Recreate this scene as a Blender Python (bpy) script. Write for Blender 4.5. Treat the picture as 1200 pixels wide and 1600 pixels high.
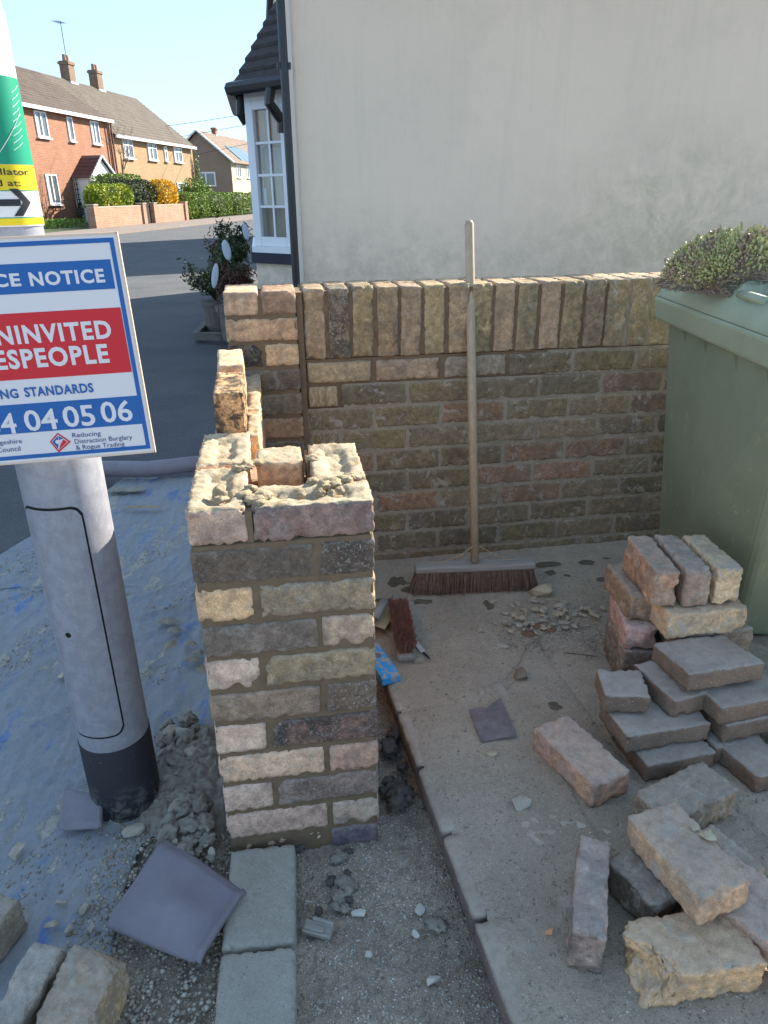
import bpy, bmesh, math, random
import numpy as np
from mathutils import Vector, Matrix, Euler, noise as mnoise
R = math.radians
random.seed(7); rng = np.random.default_rng(7)
sc = bpy.context.scene
for o in list(bpy.data.objects): bpy.data.objects.remove(o)
COL = sc.collection

# ------------------------------------------------------------------ camera
H = 1.30; F_PX = 1122.0
_d = Vector((27, 2534, 1122)).normalized()
_f = Vector((0, 0, 1)); _f = (_f - _f.dot(_d) * _d).normalized()
_r = _d.cross(_f)
CAMM = Matrix((_r, _f, -_d))                      # camera (x right, y down, z forward) -> world
cam = bpy.data.cameras.new('camera'); camo = bpy.data.objects.new('camera', cam); COL.objects.link(camo)
camo.matrix_world = Matrix.Translation((0, 0, H)) @ (CAMM @ Matrix(((1, 0, 0), (0, -1, 0), (0, 0, -1)))).to_4x4()
cam.sensor_fit = 'VERTICAL'; cam.sensor_height = 36; cam.lens = F_PX / 1600 * 36
cam.clip_start = 0.05; cam.clip_end = 2000
sc.camera = camo
sc.render.resolution_x = 768; sc.render.resolution_y = 1024

# ------------------------------------------------------------------ daylight
SUN_AZ = R(46); SUN_EL = R(29)                    # azimuth measured from +Y towards +X
w = bpy.data.worlds.new('World'); sc.world = w; w.use_nodes = True
nt = w.node_tree; nt.nodes.clear()
sky = nt.nodes.new('ShaderNodeTexSky'); sky.sky_type = 'NISHITA'; sky.sun_disc = False
sky.sun_elevation = SUN_EL; sky.sun_rotation = SUN_AZ; sky.altitude = 3000
sky.air_density = 1.0; sky.dust_density = 0.0; sky.ozone_density = 3.0
bg = nt.nodes.new('ShaderNodeBackground'); bg.inputs[1].default_value = 0.14
wo = nt.nodes.new('ShaderNodeOutputWorld')
gm = nt.nodes.new('ShaderNodeGamma'); gm.inputs[1].default_value = .36      # flattens the sky: dims the horizon, lifts the unseen zenith to fill shade
nt.links.new(sky.outputs[0], gm.inputs[0]); tn = nt.nodes.new('ShaderNodeMix'); tn.data_type = 'RGBA'; tn.blend_type = 'MULTIPLY'; tn.inputs[0].default_value = 1; tn.inputs[7].default_value = (.60, .74, .87, 1)
nt.links.new(gm.outputs[0], tn.inputs[6]); nt.links.new(tn.outputs[2], bg.inputs[0]); nt.links.new(bg.outputs[0], wo.inputs[0])
sl = bpy.data.lights.new('sun', 'SUN'); sl.energy = 2.0; sl.angle = R(0.5); sl.color = (1, 0.93, 0.80)
so = bpy.data.objects.new('sun', sl); COL.objects.link(so)
sdir = Vector((math.sin(SUN_AZ) * math.cos(SUN_EL), math.cos(SUN_AZ) * math.cos(SUN_EL), math.sin(SUN_EL)))
so.rotation_euler = sdir.to_track_quat('Z', 'Y').to_euler(); so.location = (30, 30, 30)
vs = sc.view_settings; vs.view_transform = 'Standard'; vs.look = 'None'; vs.gamma = 1; vs.exposure = 2.8

# ------------------------------------------------------------------ measuring helpers (photo pixel -> real point on a known plane)
CAMP = Vector((0, 0, H))
def ray(u, v): return CAMM @ Vector(((u - 600) / F_PX, (v - 800) / F_PX, 1))
def G(u, v, z=0.0):
    q = ray(u, v); return CAMP + q * ((z - H) / q.z)
def Vp(u, v, p, n):
    q = ray(u, v); p = Vector(p); n = Vector(n); return CAMP + q * ((p - CAMP).dot(n) / q.dot(n))

# ------------------------------------------------------------------ object helpers
def lin(c): return tuple(((x / 255) / 12.92 if x <= 10 else ((x / 255 + .055) / 1.055) ** 2.4) for x in c)
KW = (.42, .55, .74); KG = (.21, .26, .32)     # how bright white looks in this shade, on upright faces and on the ground
def alb(r, g, b, k=None, cap=.80):
    c = [x / q for x, q in zip(lin((r, g, b)), k or KW)]; f = min(1, cap / max(c)); return tuple(x * f for x in c)
def galb(r, g, b): return alb(r, g, b, KG, .58)
def tag(o, label=None, cat=None, group=None, kind=None):
    if label: o['label'] = label
    if cat: o['category'] = cat
    if group: o['group'] = group
    if kind: o['kind'] = kind
    return o
def empty(name, loc=(0, 0, 0), rz=0, label=None, cat=None, group=None):
    o = bpy.data.objects.new(name, None); COL.objects.link(o); o.empty_display_size = .05
    o.location = loc; o.rotation_euler = (0, 0, rz)
    return tag(o, label, cat, group)
def mesh(name, verts, faces, smooth=False):
    me = bpy.data.meshes.new(name)
    me.from_pydata([tuple(v) for v in verts], [], [tuple(f) for f in faces]); me.update()
    if smooth: me.polygons.foreach_set('use_smooth', [True] * len(me.polygons))
    return me
def link(name, me, mat=None, parent=None, loc=None, rot=None):
    o = bpy.data.objects.new(name, me); COL.objects.link(o)
    if mat is not None and len(me.materials) == 0:
        for m in (mat if isinstance(mat, (list, tuple)) else [mat]): me.materials.append(m)
    if parent: o.parent = parent
    if loc is not None: o.location = loc
    if rot is not None: o.rotation_euler = rot
    return o
class MB:
    """collects simple solids into one mesh"""
    def __init__(s): s.v = []; s.f = []; s.mi = []
    def add(s, v, f, mi=0):
        b = len(s.v); s.v += [tuple(x) for x in v]; s.f += [tuple(i + b for i in q) for q in f]; s.mi += [mi] * len(f); return s
    def box(s, c, d, rz=0, mi=0, M=None):
        x, y, z = d[0] / 2, d[1] / 2, d[2] / 2
        m = M if M is not None else Matrix.Rotation(rz, 3, 'Z')
        vs_ = [Vector(c) + m @ Vector(p) for p in ((-x, -y, -z), (x, -y, -z), (x, y, -z), (-x, y, -z), (-x, -y, z), (x, -y, z), (x, y, z), (-x, y, z))]
        return s.add(vs_, [(0, 3, 2, 1), (4, 5, 6, 7), (0, 1, 5, 4), (1, 2, 6, 5), (2, 3, 7, 6), (3, 0, 4, 7)], mi)
    def prism(s, poly, z0, z1, mi=0):
        n = len(poly); v = [(p[0], p[1], z0) for p in poly] + [(p[0], p[1], z1) for p in poly]
        return s.add(v, [tuple(reversed(range(n))), tuple(range(n, 2 * n))] + [(i, (i + 1) % n, n + (i + 1) % n, n + i) for i in range(n)], mi)
    def tube(s, pts, rad, n=8, caps=True, mi=0):
        pts = [Vector(p) for p in pts]; rings = []
        rads = rad if isinstance(rad, (list, tuple)) else [rad] * len(pts)
        up = None
        for i, p in enumerate(pts):
            t = (pts[min(i + 1, len(pts) - 1)] - pts[max(i - 1, 0)]).normalized()
            if up is None: up = t.orthogonal().normalized()
            up = (up - up.dot(t) * t).normalized(); sd = t.cross(up)
            rings.append([p + rads[i] * (math.cos(a) * up + math.sin(a) * sd) for a in [2 * math.pi * k / n for k in range(n)]])
        v = [q for r_ in rings for q in r_]; f = []
        for i in range(len(pts) - 1):
            for k in range(n): f.append((i * n + k, i * n + (k + 1) % n, (i + 1) * n + (k + 1) % n, (i + 1) * n + k))
        if caps: f.append(tuple(reversed(range(n)))); f.append(tuple((len(pts) - 1) * n + k for k in range(n)))
        return s.add(v, f, mi)
    def mesh(s, name, smooth=False):
        me = mesh(name, s.v, s.f, smooth)
        if any(s.mi): me.polygons.foreach_set('material_index', s.mi)
        return me
    def build(s, name, mat, parent=None, smooth=False, loc=None, rot=None, bevel=0, seg=2):
        me = s.mesh(name, smooth)
        if isinstance(mat, (list, tuple)):
            for m in mat: me.materials.append(m)
        else: me.materials.append(mat)
        if bevel:
            bm = bmesh.new(); bm.from_mesh(me)
            bmesh.ops.bevel(bm, geom=bm.edges[:], offset=bevel, segments=seg, affect='EDGES', profile=.5, clamp_overlap=True)
            bm.to_mesh(me); bm.free()
        return link(name, me, None, parent, loc, rot)

# ------------------------------------------------------------------ materials
class NT:
    def __init__(s, name):
        s.m = bpy.data.materials.new(name); s.m.use_nodes = True; s.t = s.m.node_tree; s.t.nodes.clear()
        s.out = s.n('ShaderNodeOutputMaterial'); s.b = s.n('ShaderNodeBsdfPrincipled'); s.l(s.b.outputs[0], s.out.inputs[0])
        s.b.inputs['Specular IOR Level'].default_value = .3
    def n(s, t, **k):
        x = s.t.nodes.new(t)
        for a, b in k.items(): setattr(x, a, b)
        return x
    def l(s, a, b): s.t.links.new(a, b)
    def co(s, kind='Object', scale=(1, 1, 1), rnd=False):
        c = s.n('ShaderNodeTexCoord').outputs[kind]; mp = s.n('ShaderNodeMapping'); mp.inputs['Scale'].default_value = scale
        s.l(c, mp.inputs['Vector'])
        if rnd:
            oi = s.n('ShaderNodeObjectInfo'); sc_ = s.n('ShaderNodeVectorMath', operation='SCALE'); sc_.inputs[0].default_value = (37, 91, 53)
            s.l(oi.outputs['Random'], sc_.inputs['Scale']); s.l(sc_.outputs[0], mp.inputs['Location'])
        return mp.outputs[0]
    def noise(s, vec, scale, detail=5, rough=.6, dist=0):
        x = s.n('ShaderNodeTexNoise'); x.inputs['Scale'].default_value = scale; x.inputs['Detail'].default_value = detail
        x.inputs['Roughness'].default_value = rough; x.inputs['Distortion'].default_value = dist; s.l(vec, x.inputs['Vector']); return x.outputs[0]
    def voro(s, vec, scale, out='Distance', **k):
        x = s.n('ShaderNodeTexVoronoi', **k); x.inputs['Scale'].default_value = scale; s.l(vec, x.inputs['Vector']); return x.outputs[out]
    def ramp(s, fac, a, b, ca=0.0, cb=1.0):
        x = s.n('ShaderNodeMapRange'); x.inputs[1].default_value = a; x.inputs[2].default_value = b; x.inputs[3].default_value = ca; x.inputs[4].default_value = cb
        s.l(fac, x.inputs[0]); return x.outputs[0]
    def math(s, op, a, b=None):
        x = s.n('ShaderNodeMath', operation=op)
        for i, v in enumerate((a, b)):
            if v is None: continue
            if isinstance(v, (int, float)): x.inputs[i].default_value = v
            else: s.l(v, x.inputs[i])
        return x.outputs[0]
    def mix(s, fac, a, b, blend='MIX'):
        x = s.n('ShaderNodeMix', data_type='RGBA', blend_type=blend)
        for i, v in ((0, fac), (6, a), (7, b)):
            if isinstance(v, (int, float)): x.inputs[i].default_value = v
            elif isinstance(v, (tuple, list)): x.inputs[i].default_value = (*v[:3], 1)
            else: s.l(v, x.inputs[i])
        return x.outputs[2]
    def bump(s, h, strength=.5, dist=.01, prev=None):
        x = s.n('ShaderNodeBump'); x.inputs['Strength'].default_value = strength; x.inputs['Distance'].default_value = dist
        s.l(h, x.inputs['Height'])
        if prev is not None: s.l(prev, x.inputs['Normal'])
        s.l(x.outputs[0], s.b.inputs['Normal']); return x.outputs[0]
    def color(s, c):
        if isinstance(c, (tuple, list)): s.b.inputs['Base Color'].default_value = (*c[:3], 1)
        else: s.l(c, s.b.inputs['Base Color'])
    def rough(s, v):
        if isinstance(v, (int, float)): s.b.inputs['Roughness'].default_value = v
        else: s.l(v, s.b.inputs['Roughness'])
def simple(name, col, rough=.7, var=.15, scale=8, bump=0, bscale=60, metal=0, spec=.3, rnd=False, kind='Object'):
    t = NT(name); c = t.co(kind, rnd=rnd)
    n1 = t.noise(c, scale, 6, .65)
    f = t.ramp(n1, .3, .7, 1 - var, 1 + var)
    sh = t.n('ShaderNodeVectorMath', operation='SCALE'); sh.inputs[0].default_value = col; t.l(f, sh.inputs['Scale'])
    t.color(sh.outputs[0]); t.rough(rough); t.b.inputs['Metallic'].default_value = metal; t.b.inputs['Specular IOR Level'].default_value = spec
    if bump: t.bump(t.noise(c, bscale, 6, .7), bump, .004)
    return t.m

def brick_material(name='reclaimed_brick', dust=0.0, dustcol=(.3, .27, .22), bumps=.9):
    t = NT(name); c = t.co('Object', rnd=True)
    oi = t.n('ShaderNodeObjectInfo')
    a2 = t.n('ShaderNodeAttribute', attribute_type='OBJECT', attribute_name='tone')
    ad = t.n('ShaderNodeAttribute', attribute_type='OBJECT', attribute_name='soot')
    asp = t.n('ShaderNodeAttribute', attribute_type='OBJECT', attribute_name='speck')
    big = t.noise(c, 14, 4, .6, .6); mid = t.noise(c, 55, 6, .7); fine = t.noise(c, 320, 4, .7)
    base = t.mix(t.ramp(big, .42, .62), oi.outputs['Color'], a2.outputs['Color'])
    v = t.math('MULTIPLY', t.ramp(mid, .3, .7, .55, 1.4), t.ramp(fine, .3, .7, .7, 1.3))
    sh = t.n('ShaderNodeVectorMath', operation='SCALE'); t.l(base, sh.inputs[0]); t.l(v, sh.inputs['Scale'])
    so_ = t.math('MULTIPLY', t.ramp(t.noise(c, 34, 8, .78, .4), .40, .54), ad.outputs['Fac'])
    pt = t.n('ShaderNodeNewGeometry').outputs['Pointiness']
    worn = t.mix(t.math('MULTIPLY', t.ramp(pt, .52, .60), .35), sh.outputs[0], (.46, .40, .31))
    stre = t.n('ShaderNodeMapping'); stre.inputs['Scale'].default_value = (1, 3, 3.2); t.l(c, stre.inputs[0])
    worn = t.mix(t.ramp(t.noise(stre.outputs[0], 17, 7, .7, .8), .50, .66, 0, .55), worn, a2.outputs['Color'])
    worn = t.mix(t.ramp(t.noise(c, 9, 3, .6, 1.0), .52, .62, 0, .35), worn, (.12, .10, .085))
    col = t.mix(so_, worn, (.045, .038, .032))
    # pale lime and lichen specks
    sp = t.math('MULTIPLY', t.math('MULTIPLY', t.ramp(t.noise(c, 170, 5, .8), .54, .64), t.ramp(big, .35, .6, .35, 1)), asp.outputs['Fac'])
    col = t.mix(sp, col, (.52, .47, .40))
    sm = t.math('MULTIPLY', t.ramp(t.noise(c, 20, 9, .8, .6), .55, .60), .30 if not dust else .65)
    col = t.mix(sm, col, t.mix(fine, (.34, .30, .24), (.56, .51, .43)))
    hs = t.n('ShaderNodeHueSaturation'); hs.inputs['Saturation'].default_value = .82; t.l(col, hs.inputs['Color']); col = hs.outputs[0]
    col = t.mix(t.math('MULTIPLY', t.ramp(t.voro(c, 75), .02, .16, 1, 0), .5), col, (.06, .05, .045))
    if dust:
        g = t.n('ShaderNodeNewGeometry'); sep = t.n('ShaderNodeSeparateXYZ'); t.l(g.outputs['Normal'], sep.inputs[0])
        up = t.ramp(sep.outputs[2], .3, .9)
        d = t.math('MULTIPLY', t.math('MAXIMUM', t.math('MULTIPLY', up, t.ramp(mid, .3, .6, .55, 1)), t.ramp(big, .45, .7, 0, .5)), dust)
        col = t.mix(d, col, dustcol)
    t.color(col); t.rough(.93); t.b.inputs['Specular IOR Level'].default_value = .2
    b1 = t.bump(mid, .8 * bumps, .005); b2 = t.bump(fine, .5 * bumps, .0016, b1)
    pit = t.ramp(t.voro(c, 130), .0, .22); t.bump(pit, .35 * bumps, .0015, b2)
    return t.m
M_BRICK = brick_material()
M_BRICKOLD = brick_material('weathered_old_brick', dust=.66, dustcol=(.33, .275, .205), bumps=.7)
M_BRICKDUST = brick_material('dusty_salvaged_brick', dust=.55, dustcol=(.42, .37, .31))
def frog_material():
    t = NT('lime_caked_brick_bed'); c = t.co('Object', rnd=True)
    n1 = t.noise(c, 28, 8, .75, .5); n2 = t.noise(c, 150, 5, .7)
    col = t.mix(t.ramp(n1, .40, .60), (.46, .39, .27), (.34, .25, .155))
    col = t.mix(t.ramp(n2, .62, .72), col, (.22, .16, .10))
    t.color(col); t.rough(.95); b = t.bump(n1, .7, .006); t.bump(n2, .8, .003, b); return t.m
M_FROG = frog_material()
def mortar_material(name, c1, c2, scale=40, bump=.8, stain=None):
    t = NT(name); c = t.co('Object')
    n1 = t.noise(c, scale, 7, .7); n2 = t.noise(c, 420, 3, .7); n3 = t.noise(c, 7, 4, .6)
    col = t.mix(t.ramp(n1, .3, .7), c1, c2); col = t.mix(t.ramp(n2, .6, .75, 0, .35), col, tuple(min(.8, x * 1.8) for x in c2))
    if stain: col = t.mix(t.ramp(n3, .5, .7, 0, .6), col, stain)
    t.color(col); t.rough(.95); b = t.bump(n1, bump, .004); t.bump(n2, .6, .0012, b); return t.m
M_MORTAR = mortar_material('fresh_sand_mortar', (.155, .105, .062), (.215, .15, .092))
M_MORTARPALE = mortar_material('crumbly_sunlit_mortar', (.28, .21, .13), (.42, .33, .21), 60, 1.0)  # paler copy of the fresh mortar, its sunlit look put into the colour
M_MORTAROLD = mortar_material('old_grey_lime_mortar', (.27, .22, .16), (.37, .31, .23), 25, .8, (.16, .14, .095))

def gritty(name, c1, c2, speckcol, specks=.62, scale=6, bump=.6, stain=None, world=True, grain=350, dark=None):
    t = NT(name); c = t.co('Object')
    n0 = t.noise(c, scale * .35, 5, .6, .5); n1 = t.noise(c, scale, 8, .7); n2 = t.noise(c, grain, 4, .75); n3 = t.noise(c, grain * .33, 4, .7)
    col = t.mix(t.ramp(n1, .3, .7), c1, c2)
    col = t.mix(t.ramp(n0, .45, .65, 0, .5), col, stain if stain else c1)
    col = t.mix(t.ramp(n3, .3, .7, 0, .35), col, tuple(x * .55 for x in c1))
    col = t.mix(t.ramp(n2, specks, specks + .06), col, speckcol)
    if dark: col = t.mix(t.ramp(t.noise(c, grain * .8, 2, .5), .66, .72), col, dark)
    t.color(col); t.rough(.94); b = t.bump(n1, bump, .01); b2 = t.bump(n3, bump, .004, b); t.bump(n2, bump, .002, b2)
    return t.m
M_ASPHALT = gritty('worn_asphalt', (.08, .08, .085), (.14, .138, .138), (.36, .36, .35), .62, 1.2, .9, (.12, .118, .116), grain=160, dark=(.015, .015, .018))
M_FARROAD = M_ASPHALT
M_FORE = gritty('pale_unseen_forecourt', (.33, .31, .28), (.42, .39, .35), (.5, .5, .48), .68, 2, .3)  # unseen ground, pale tone chosen to bounce light onto the pillar
M_PAVE = gritty('pinkish_pavement', (.22, .17, .14), (.28, .23, .2), (.35, .32, .3), .68, 2, .3)
M_SAND = gritty('sand_and_grit', (.35, .27, .19), (.50, .40, .295), (.82, .76, .67), .58, 9, .9, (.26, .22, .17), dark=(.10, .09, .075))
M_SOIL = gritty('dark_damp_soil', (.12, .10, .085), (.20, .175, .15), (.4, .38, .35), .66, 9, 1.0, (.08, .07, .06))
M_SLAB = gritty('pale_concrete_slab', (.38, .345, .28), (.49, .45, .37), (.7, .66, .58), .62, 7, .9, (.38, .34, .28), dark=(.16, .15, .13))
def paver_material(name='dusty_block_paving', side=(.19, .13, .11), top1=(.37, .30, .225), top2=(.51, .42, .33)):
    t = NT(name); c = t.co('Generated' if False else 'Object', rnd=False)
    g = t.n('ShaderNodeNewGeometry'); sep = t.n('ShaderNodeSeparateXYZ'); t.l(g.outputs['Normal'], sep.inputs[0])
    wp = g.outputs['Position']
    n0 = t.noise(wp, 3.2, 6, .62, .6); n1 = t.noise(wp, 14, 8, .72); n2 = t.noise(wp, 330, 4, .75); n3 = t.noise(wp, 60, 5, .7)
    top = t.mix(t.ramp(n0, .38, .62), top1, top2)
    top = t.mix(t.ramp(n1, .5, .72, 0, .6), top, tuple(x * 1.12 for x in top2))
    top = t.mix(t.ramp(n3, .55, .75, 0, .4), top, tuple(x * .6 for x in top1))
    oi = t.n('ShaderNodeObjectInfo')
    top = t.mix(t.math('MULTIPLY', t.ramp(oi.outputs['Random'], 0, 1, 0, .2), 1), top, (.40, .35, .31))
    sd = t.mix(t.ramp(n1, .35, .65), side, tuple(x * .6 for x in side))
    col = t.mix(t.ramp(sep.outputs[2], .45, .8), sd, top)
    col = t.mix(t.ramp(n3, .35, .65, .35, 0), col, (.16, .13, .105)); col = t.mix(t.ramp(n2, .61, .67), col, (.58, .54, .48))
    t.color(col); t.rough(.93); b = t.bump(n1, .4, .006); b2 = t.bump(n3, .5, .003, b); t.bump(n2, .7, .0015, b2)
    return t.m
M_PAVER = paver_material()
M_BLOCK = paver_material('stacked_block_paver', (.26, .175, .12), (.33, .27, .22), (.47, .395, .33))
def render_wall():
    t = NT('cream_masonry_paint'); g = t.n('ShaderNodeNewGeometry').outputs['Position']
    n0 = t.noise(g, 1.1, 5, .6); n1 = t.noise(g, 6, 8, .7); n2 = t.noise(g, 120, 5, .7)
    col = t.mix(t.ramp(n0, .35, .65), (.87, .69, .525), (.82, .655, .50))
    # green algae bloom low down on the right
    mp = t.n('ShaderNodeMapping'); mp.inputs['Location'].default_value = (-2.0, 0, -.95); t.l(g, mp.inputs[0])
    mp2 = t.n('ShaderNodeVectorMath', operation='MULTIPLY'); mp2.inputs[1].default_value = (.85, 0, 1.25); t.l(mp.outputs[0], mp2.inputs[0])
    ln = t.n('ShaderNodeVectorMath', operation='LENGTH'); t.l(mp2.outputs[0], ln.inputs[0])
    msk = t.math('MULTIPLY', t.ramp(ln.outputs['Value'], .15, 1.1, 1, 0), t.ramp(t.noise(g, 5, 9, .8, .4), .38, .72))
    col = t.mix(t.math('MULTIPLY', msk, .95), col, (.38, .33, .19))
    stv = t.n('ShaderNodeMapping'); stv.inputs['Scale'].default_value = (9, 9, .7); t.l(g, stv.inputs[0])
    col = t.mix(t.ramp(t.noise(stv.outputs[0], 1, 6, .7), .52, .8, 0, .28), col, (.58, .50, .38))
    col = t.mix(t.ramp(t.noise(g, 38, 7, .8), .60, .72, 0, .5), col, (.52, .46, .36))
    col = t.mix(t.ramp(t.noise(g, 2.4, 9, .75, .3), .50, .66, 0, .4), col, (.70, .57, .44)); cz = t.n('ShaderNodeSeparateXYZ'); t.l(g, cz.inputs[0]); col = t.mix(t.math('MULTIPLY', t.ramp(cz.outputs[2], .85, 1.25, 1, 0), t.ramp(t.noise(g, 9, 8, .8), .4, .65, .1, .8)), col, (.52, .44, .335)); t.color(col); t.rough(.85); b = t.bump(n1, .5, .01); t.bump(n2, .7, .002, b); return t.m
M_RENDER = render_wall()
def tarp_material():
    t = NT('blue_plastic_membrane_with_dust'); g = t.n('ShaderNodeNewGeometry').outputs['Position']
    def streak(rot, sx, sy, sc_, seed):
        st = t.n('ShaderNodeMapping'); st.inputs['Rotation'].default_value = (0, 0, R(rot)); st.inputs['Scale'].default_value = (sx, sy, 1); st.inputs['Location'].default_value = (seed, seed, 0); t.l(g, st.inputs[0])
        return t.noise(st.outputs[0], sc_, 8, .68, .3)
    n0 = t.noise(g, 2.6, 7, .66, .6); n1 = t.noise(g, 24, 8, .75, .3); n2 = t.noise(g, 300, 4, .75); n4 = t.noise(g, 90, 5, .75)
    s1 = streak(-32, 3.2, .8, 5, 2); s2 = streak(12, 3.5, .7, 4, 7)
    d = t.math('ADD', t.math('MULTIPLY', n0, .45), t.math('MULTIPLY', s1, .55)); d = t.math('ADD', d, t.math('MULTIPLY', t.math('SUBTRACT', n1, .5), .22))
    blue = t.mix(t.ramp(s2, .42, .6), (.05, .13, .36), (.15, .22, .35))
    film = t.mix(t.ramp(n1, .3, .7), t.mix(t.ramp(s2, .4, .6), (.19, .215, .25), (.25, .262, .275)), (.31, .305, .29))
    col = t.mix(t.ramp(d, .39, .45), blue, film)
    col = t.mix(t.ramp(t.math('ABSOLUTE', t.math('SUBTRACT', s2, .5)), 0, .006, .55, 0), col, (.07, .12, .26))
    col = t.mix(t.ramp(t.math('ABSOLUTE', t.math('SUBTRACT', s1, .52)), 0, .005, .4, 0), col, (.50, .50, .50))
    sand = t.mix(t.ramp(n4, .35, .65), (.30, .27, .22), (.46, .42, .355)); m2 = t.ramp(d, .545, .570)
    col = t.mix(m2, col, sand); col = t.mix(t.ramp(n2, .62, .68, 0, .8), col, (.50, .48, .45)); col = t.mix(t.ramp(n4, .66, .70, 0, .6), col, (.12, .11, .10))
    t.color(col); t.l(t.math('ADD', t.math('MULTIPLY', t.ramp(d, .39, .5), .4), .38), t.b.inputs['Roughness'])
    b = t.bump(m2, .5, .006); b2 = t.bump(n4, .4, .003, b); t.bump(n2, .6, .0014, b2); return t.m
M_TARP = tarp_material()
M_MEMBRANE = simple('grey_blue_damp_membrane', (.245, .215, .235), .5, .10, 14, .5, 500)
M_GALV = None
def galv():
    t = NT('galvanised_steel'); c = t.co('Object')
    n1 = t.noise(c, 38, 6, .7, .2); n2 = t.noise(c, 95, 5, .7); vo = t.voro(c, 45, 'Color')
    col = t.mix(t.ramp(n1, .42, .58), (.275, .275, .31), (.325, .33, .365)); col = t.mix(t.ramp(n2, .60, .66, 0, .45), col, (.44, .44, .46)); col = t.mix(t.ramp(t.noise(c, 160, 3, .6), .68, .72, 0, .6), col, (.13, .12, .12))
    st = t.n('ShaderNodeMapping'); st.inputs['Scale'].default_value = (30, 30, 2.5); t.l(c, st.inputs[0])
    col = t.mix(t.ramp(t.noise(st.outputs[0], 1, 5, .7), .5, .75, 0, .55), col, (.22, .215, .23))
    t.color(col); t.b.inputs['Metallic'].default_value = .25; t.l(t.ramp(n2, .3, .7, .45, .65), t.b.inputs['Roughness']); t.bump(n2, .12, .002)
    return t.m
M_GALV = galv()
def blacksleeve():
    t = NT('black_bitumen_post_sleeve'); c = t.co('Object'); g = t.n('ShaderNodeNewGeometry')
    n1 = t.noise(c, 30, 8, .75, .5); z = t.n('ShaderNodeSeparateXYZ'); t.l(g.outputs['Position'], z.inputs[0])
    splash = t.math('MULTIPLY', t.ramp(z.outputs[2], .0, .10, 1, 0), t.ramp(n1, .48, .62)); sp2 = t.ramp(t.noise(c, 120, 3, .6), .68, .74, 0, .7)
    col = t.mix(splash, (.022, .021, .026), (.20, .18, .16)); col = t.mix(sp2, col, (.2, .18, .17)); t.color(col); t.rough(.6); t.bump(n1, .3, .003); return t.m
M_SLEEVE = blacksleeve()
M_DARKGAP = simple('dark_gap', (.01, .01, .01), .8, .1)
def flat(name, col, rough=.45, scuffs=True, spec=.4):
    t = NT(name); c = t.co('Object'); n = t.noise(c, 60, 6, .75, .3)
    cc = t.mix(t.ramp(n, .62, .8, 0, .25 if scuffs else 0), col, tuple(min(.6, x * .6 + .08) for x in col)); t.color(cc); t.rough(rough); t.b.inputs['Specular IOR Level'].default_value = spec
    t.bump(n, .05, .001); return t.m
M_SIGNWHITE = flat('sign_white', (.72, .68, .68)); M_SIGNBLUE = flat('sign_blue', (.008, .11, .36)); M_SIGNRED = flat('sign_red', (.62, .018, .03))
M_SIGNNAVY = flat('sign_navy_print', alb(40, 50, 110)); M_SIGNEDGE = flat('sign_aluminium_edge', alb(150, 148, 148), .5)
M_STKGREEN = flat('sticker_green', (.005, .27, .15), .35); M_STKYELLOW = flat('sticker_yellow', (.72, .55, .01), .35); M_STKWHITE = flat('sticker_white', (.7, .7, .68), .35)
M_STKBLACK = flat('sticker_black_print', (.02, .02, .025), .4, False)
M_UPVC = simple('white_upvc', (.78, .78, .80), .35, .03, 5); M_BLACKPL = simple('black_gutter_plastic', (.018, .018, .02), .35, .2, 10, spec=.5)
M_DARKSILL = simple('dark_painted_band', (.03, .03, .045), .6, .2)
def wood(name, c1, c2, axis=2, sc_=22, rough=.7):
    t = NT(name); s = [sc_] * 3; s[axis] = sc_ * .07
    c = t.co('Object', tuple(s)); n = t.noise(c, 3, 8, .7, 1.2); f = t.noise(t.co('Object'), 60, 4, .6)
    col = t.mix(t.ramp(n, .35, .65), c1, c2); col = t.mix(t.ramp(f, .6, .8, 0, .3), col, tuple(x * .6 for x in c1)); t.color(col); t.rough(rough); t.bump(n, .25, .003); return t.m
M_HANDLE = wood('worn_wooden_handle', (.36, .27, .18), (.48, .37, .255)); M_BROOMHEAD = wood('grimy_broom_block', (.27, .235, .20), (.38, .34, .30), 0, 18)
M_GREYWOOD = wood('weathered_grey_wood', (.22, .20, .165), (.36, .33, .28), 0, 30)
M_BRISTLE = simple('red_brown_bristles', (.22, .135, .10), .9, .35, 90); M_BRISTLE2 = simple('rust_brown_bristles', (.28, .14, .10), .9, .35, 90)
def binmat():
    t = NT('green_bin_plastic'); g = t.co('Object')
    n = t.noise(g, 3, 4, .6); sc2 = t.n('ShaderNodeMapping'); sc2.inputs['Scale'].default_value = (60, 14, 3); sc2.inputs['Rotation'].default_value = (.2, 0, 0); t.l(g, sc2.inputs[0])
    s = t.ramp(t.noise(sc2.outputs[0], 2, 7, .75, .4), .58, .70, 0, .5); col = t.mix(t.ramp(n, .35, .65), (.20, .225, .145), (.245, .27, .18)); col = t.mix(s, col, alb(124, 136, 116))
    col = t.mix(t.ramp(t.noise(g, 60, 6, .8), .58, .75, 0, .4), col, alb(110, 118, 102))
    t.color(col); t.rough(.5); t.bump(t.noise(g, 500, 3, .6), .15, .0006); return t.m
M_BIN = binmat(); M_BINLID = simple('green_bin_lid_plastic', (.32, .345, .23), .42, .10, 9, .15, 500)
M_STONEPALE = mortar_material('pale_stone', (.38, .30, .185), (.58, .48, .33), 30, .9); M_STONEGREY = mortar_material('grey_rubble', (.33, .28, .215), (.52, .45, .36), 30, .9)
M_CLOD = mortar_material('clod_of_sand_mortar', (.22, .19, .15), (.36, .32, .26), 50, 1.2); M_WHITESTONE = mortar_material('whitish_chalk_fragment', (.50, .455, .39), (.66, .61, .53), 40, .5)
M_DAMP = simple('damp_moss_mortar_stain', (.135, .115, .075), .9, .25, 40, .8, 150)
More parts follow.
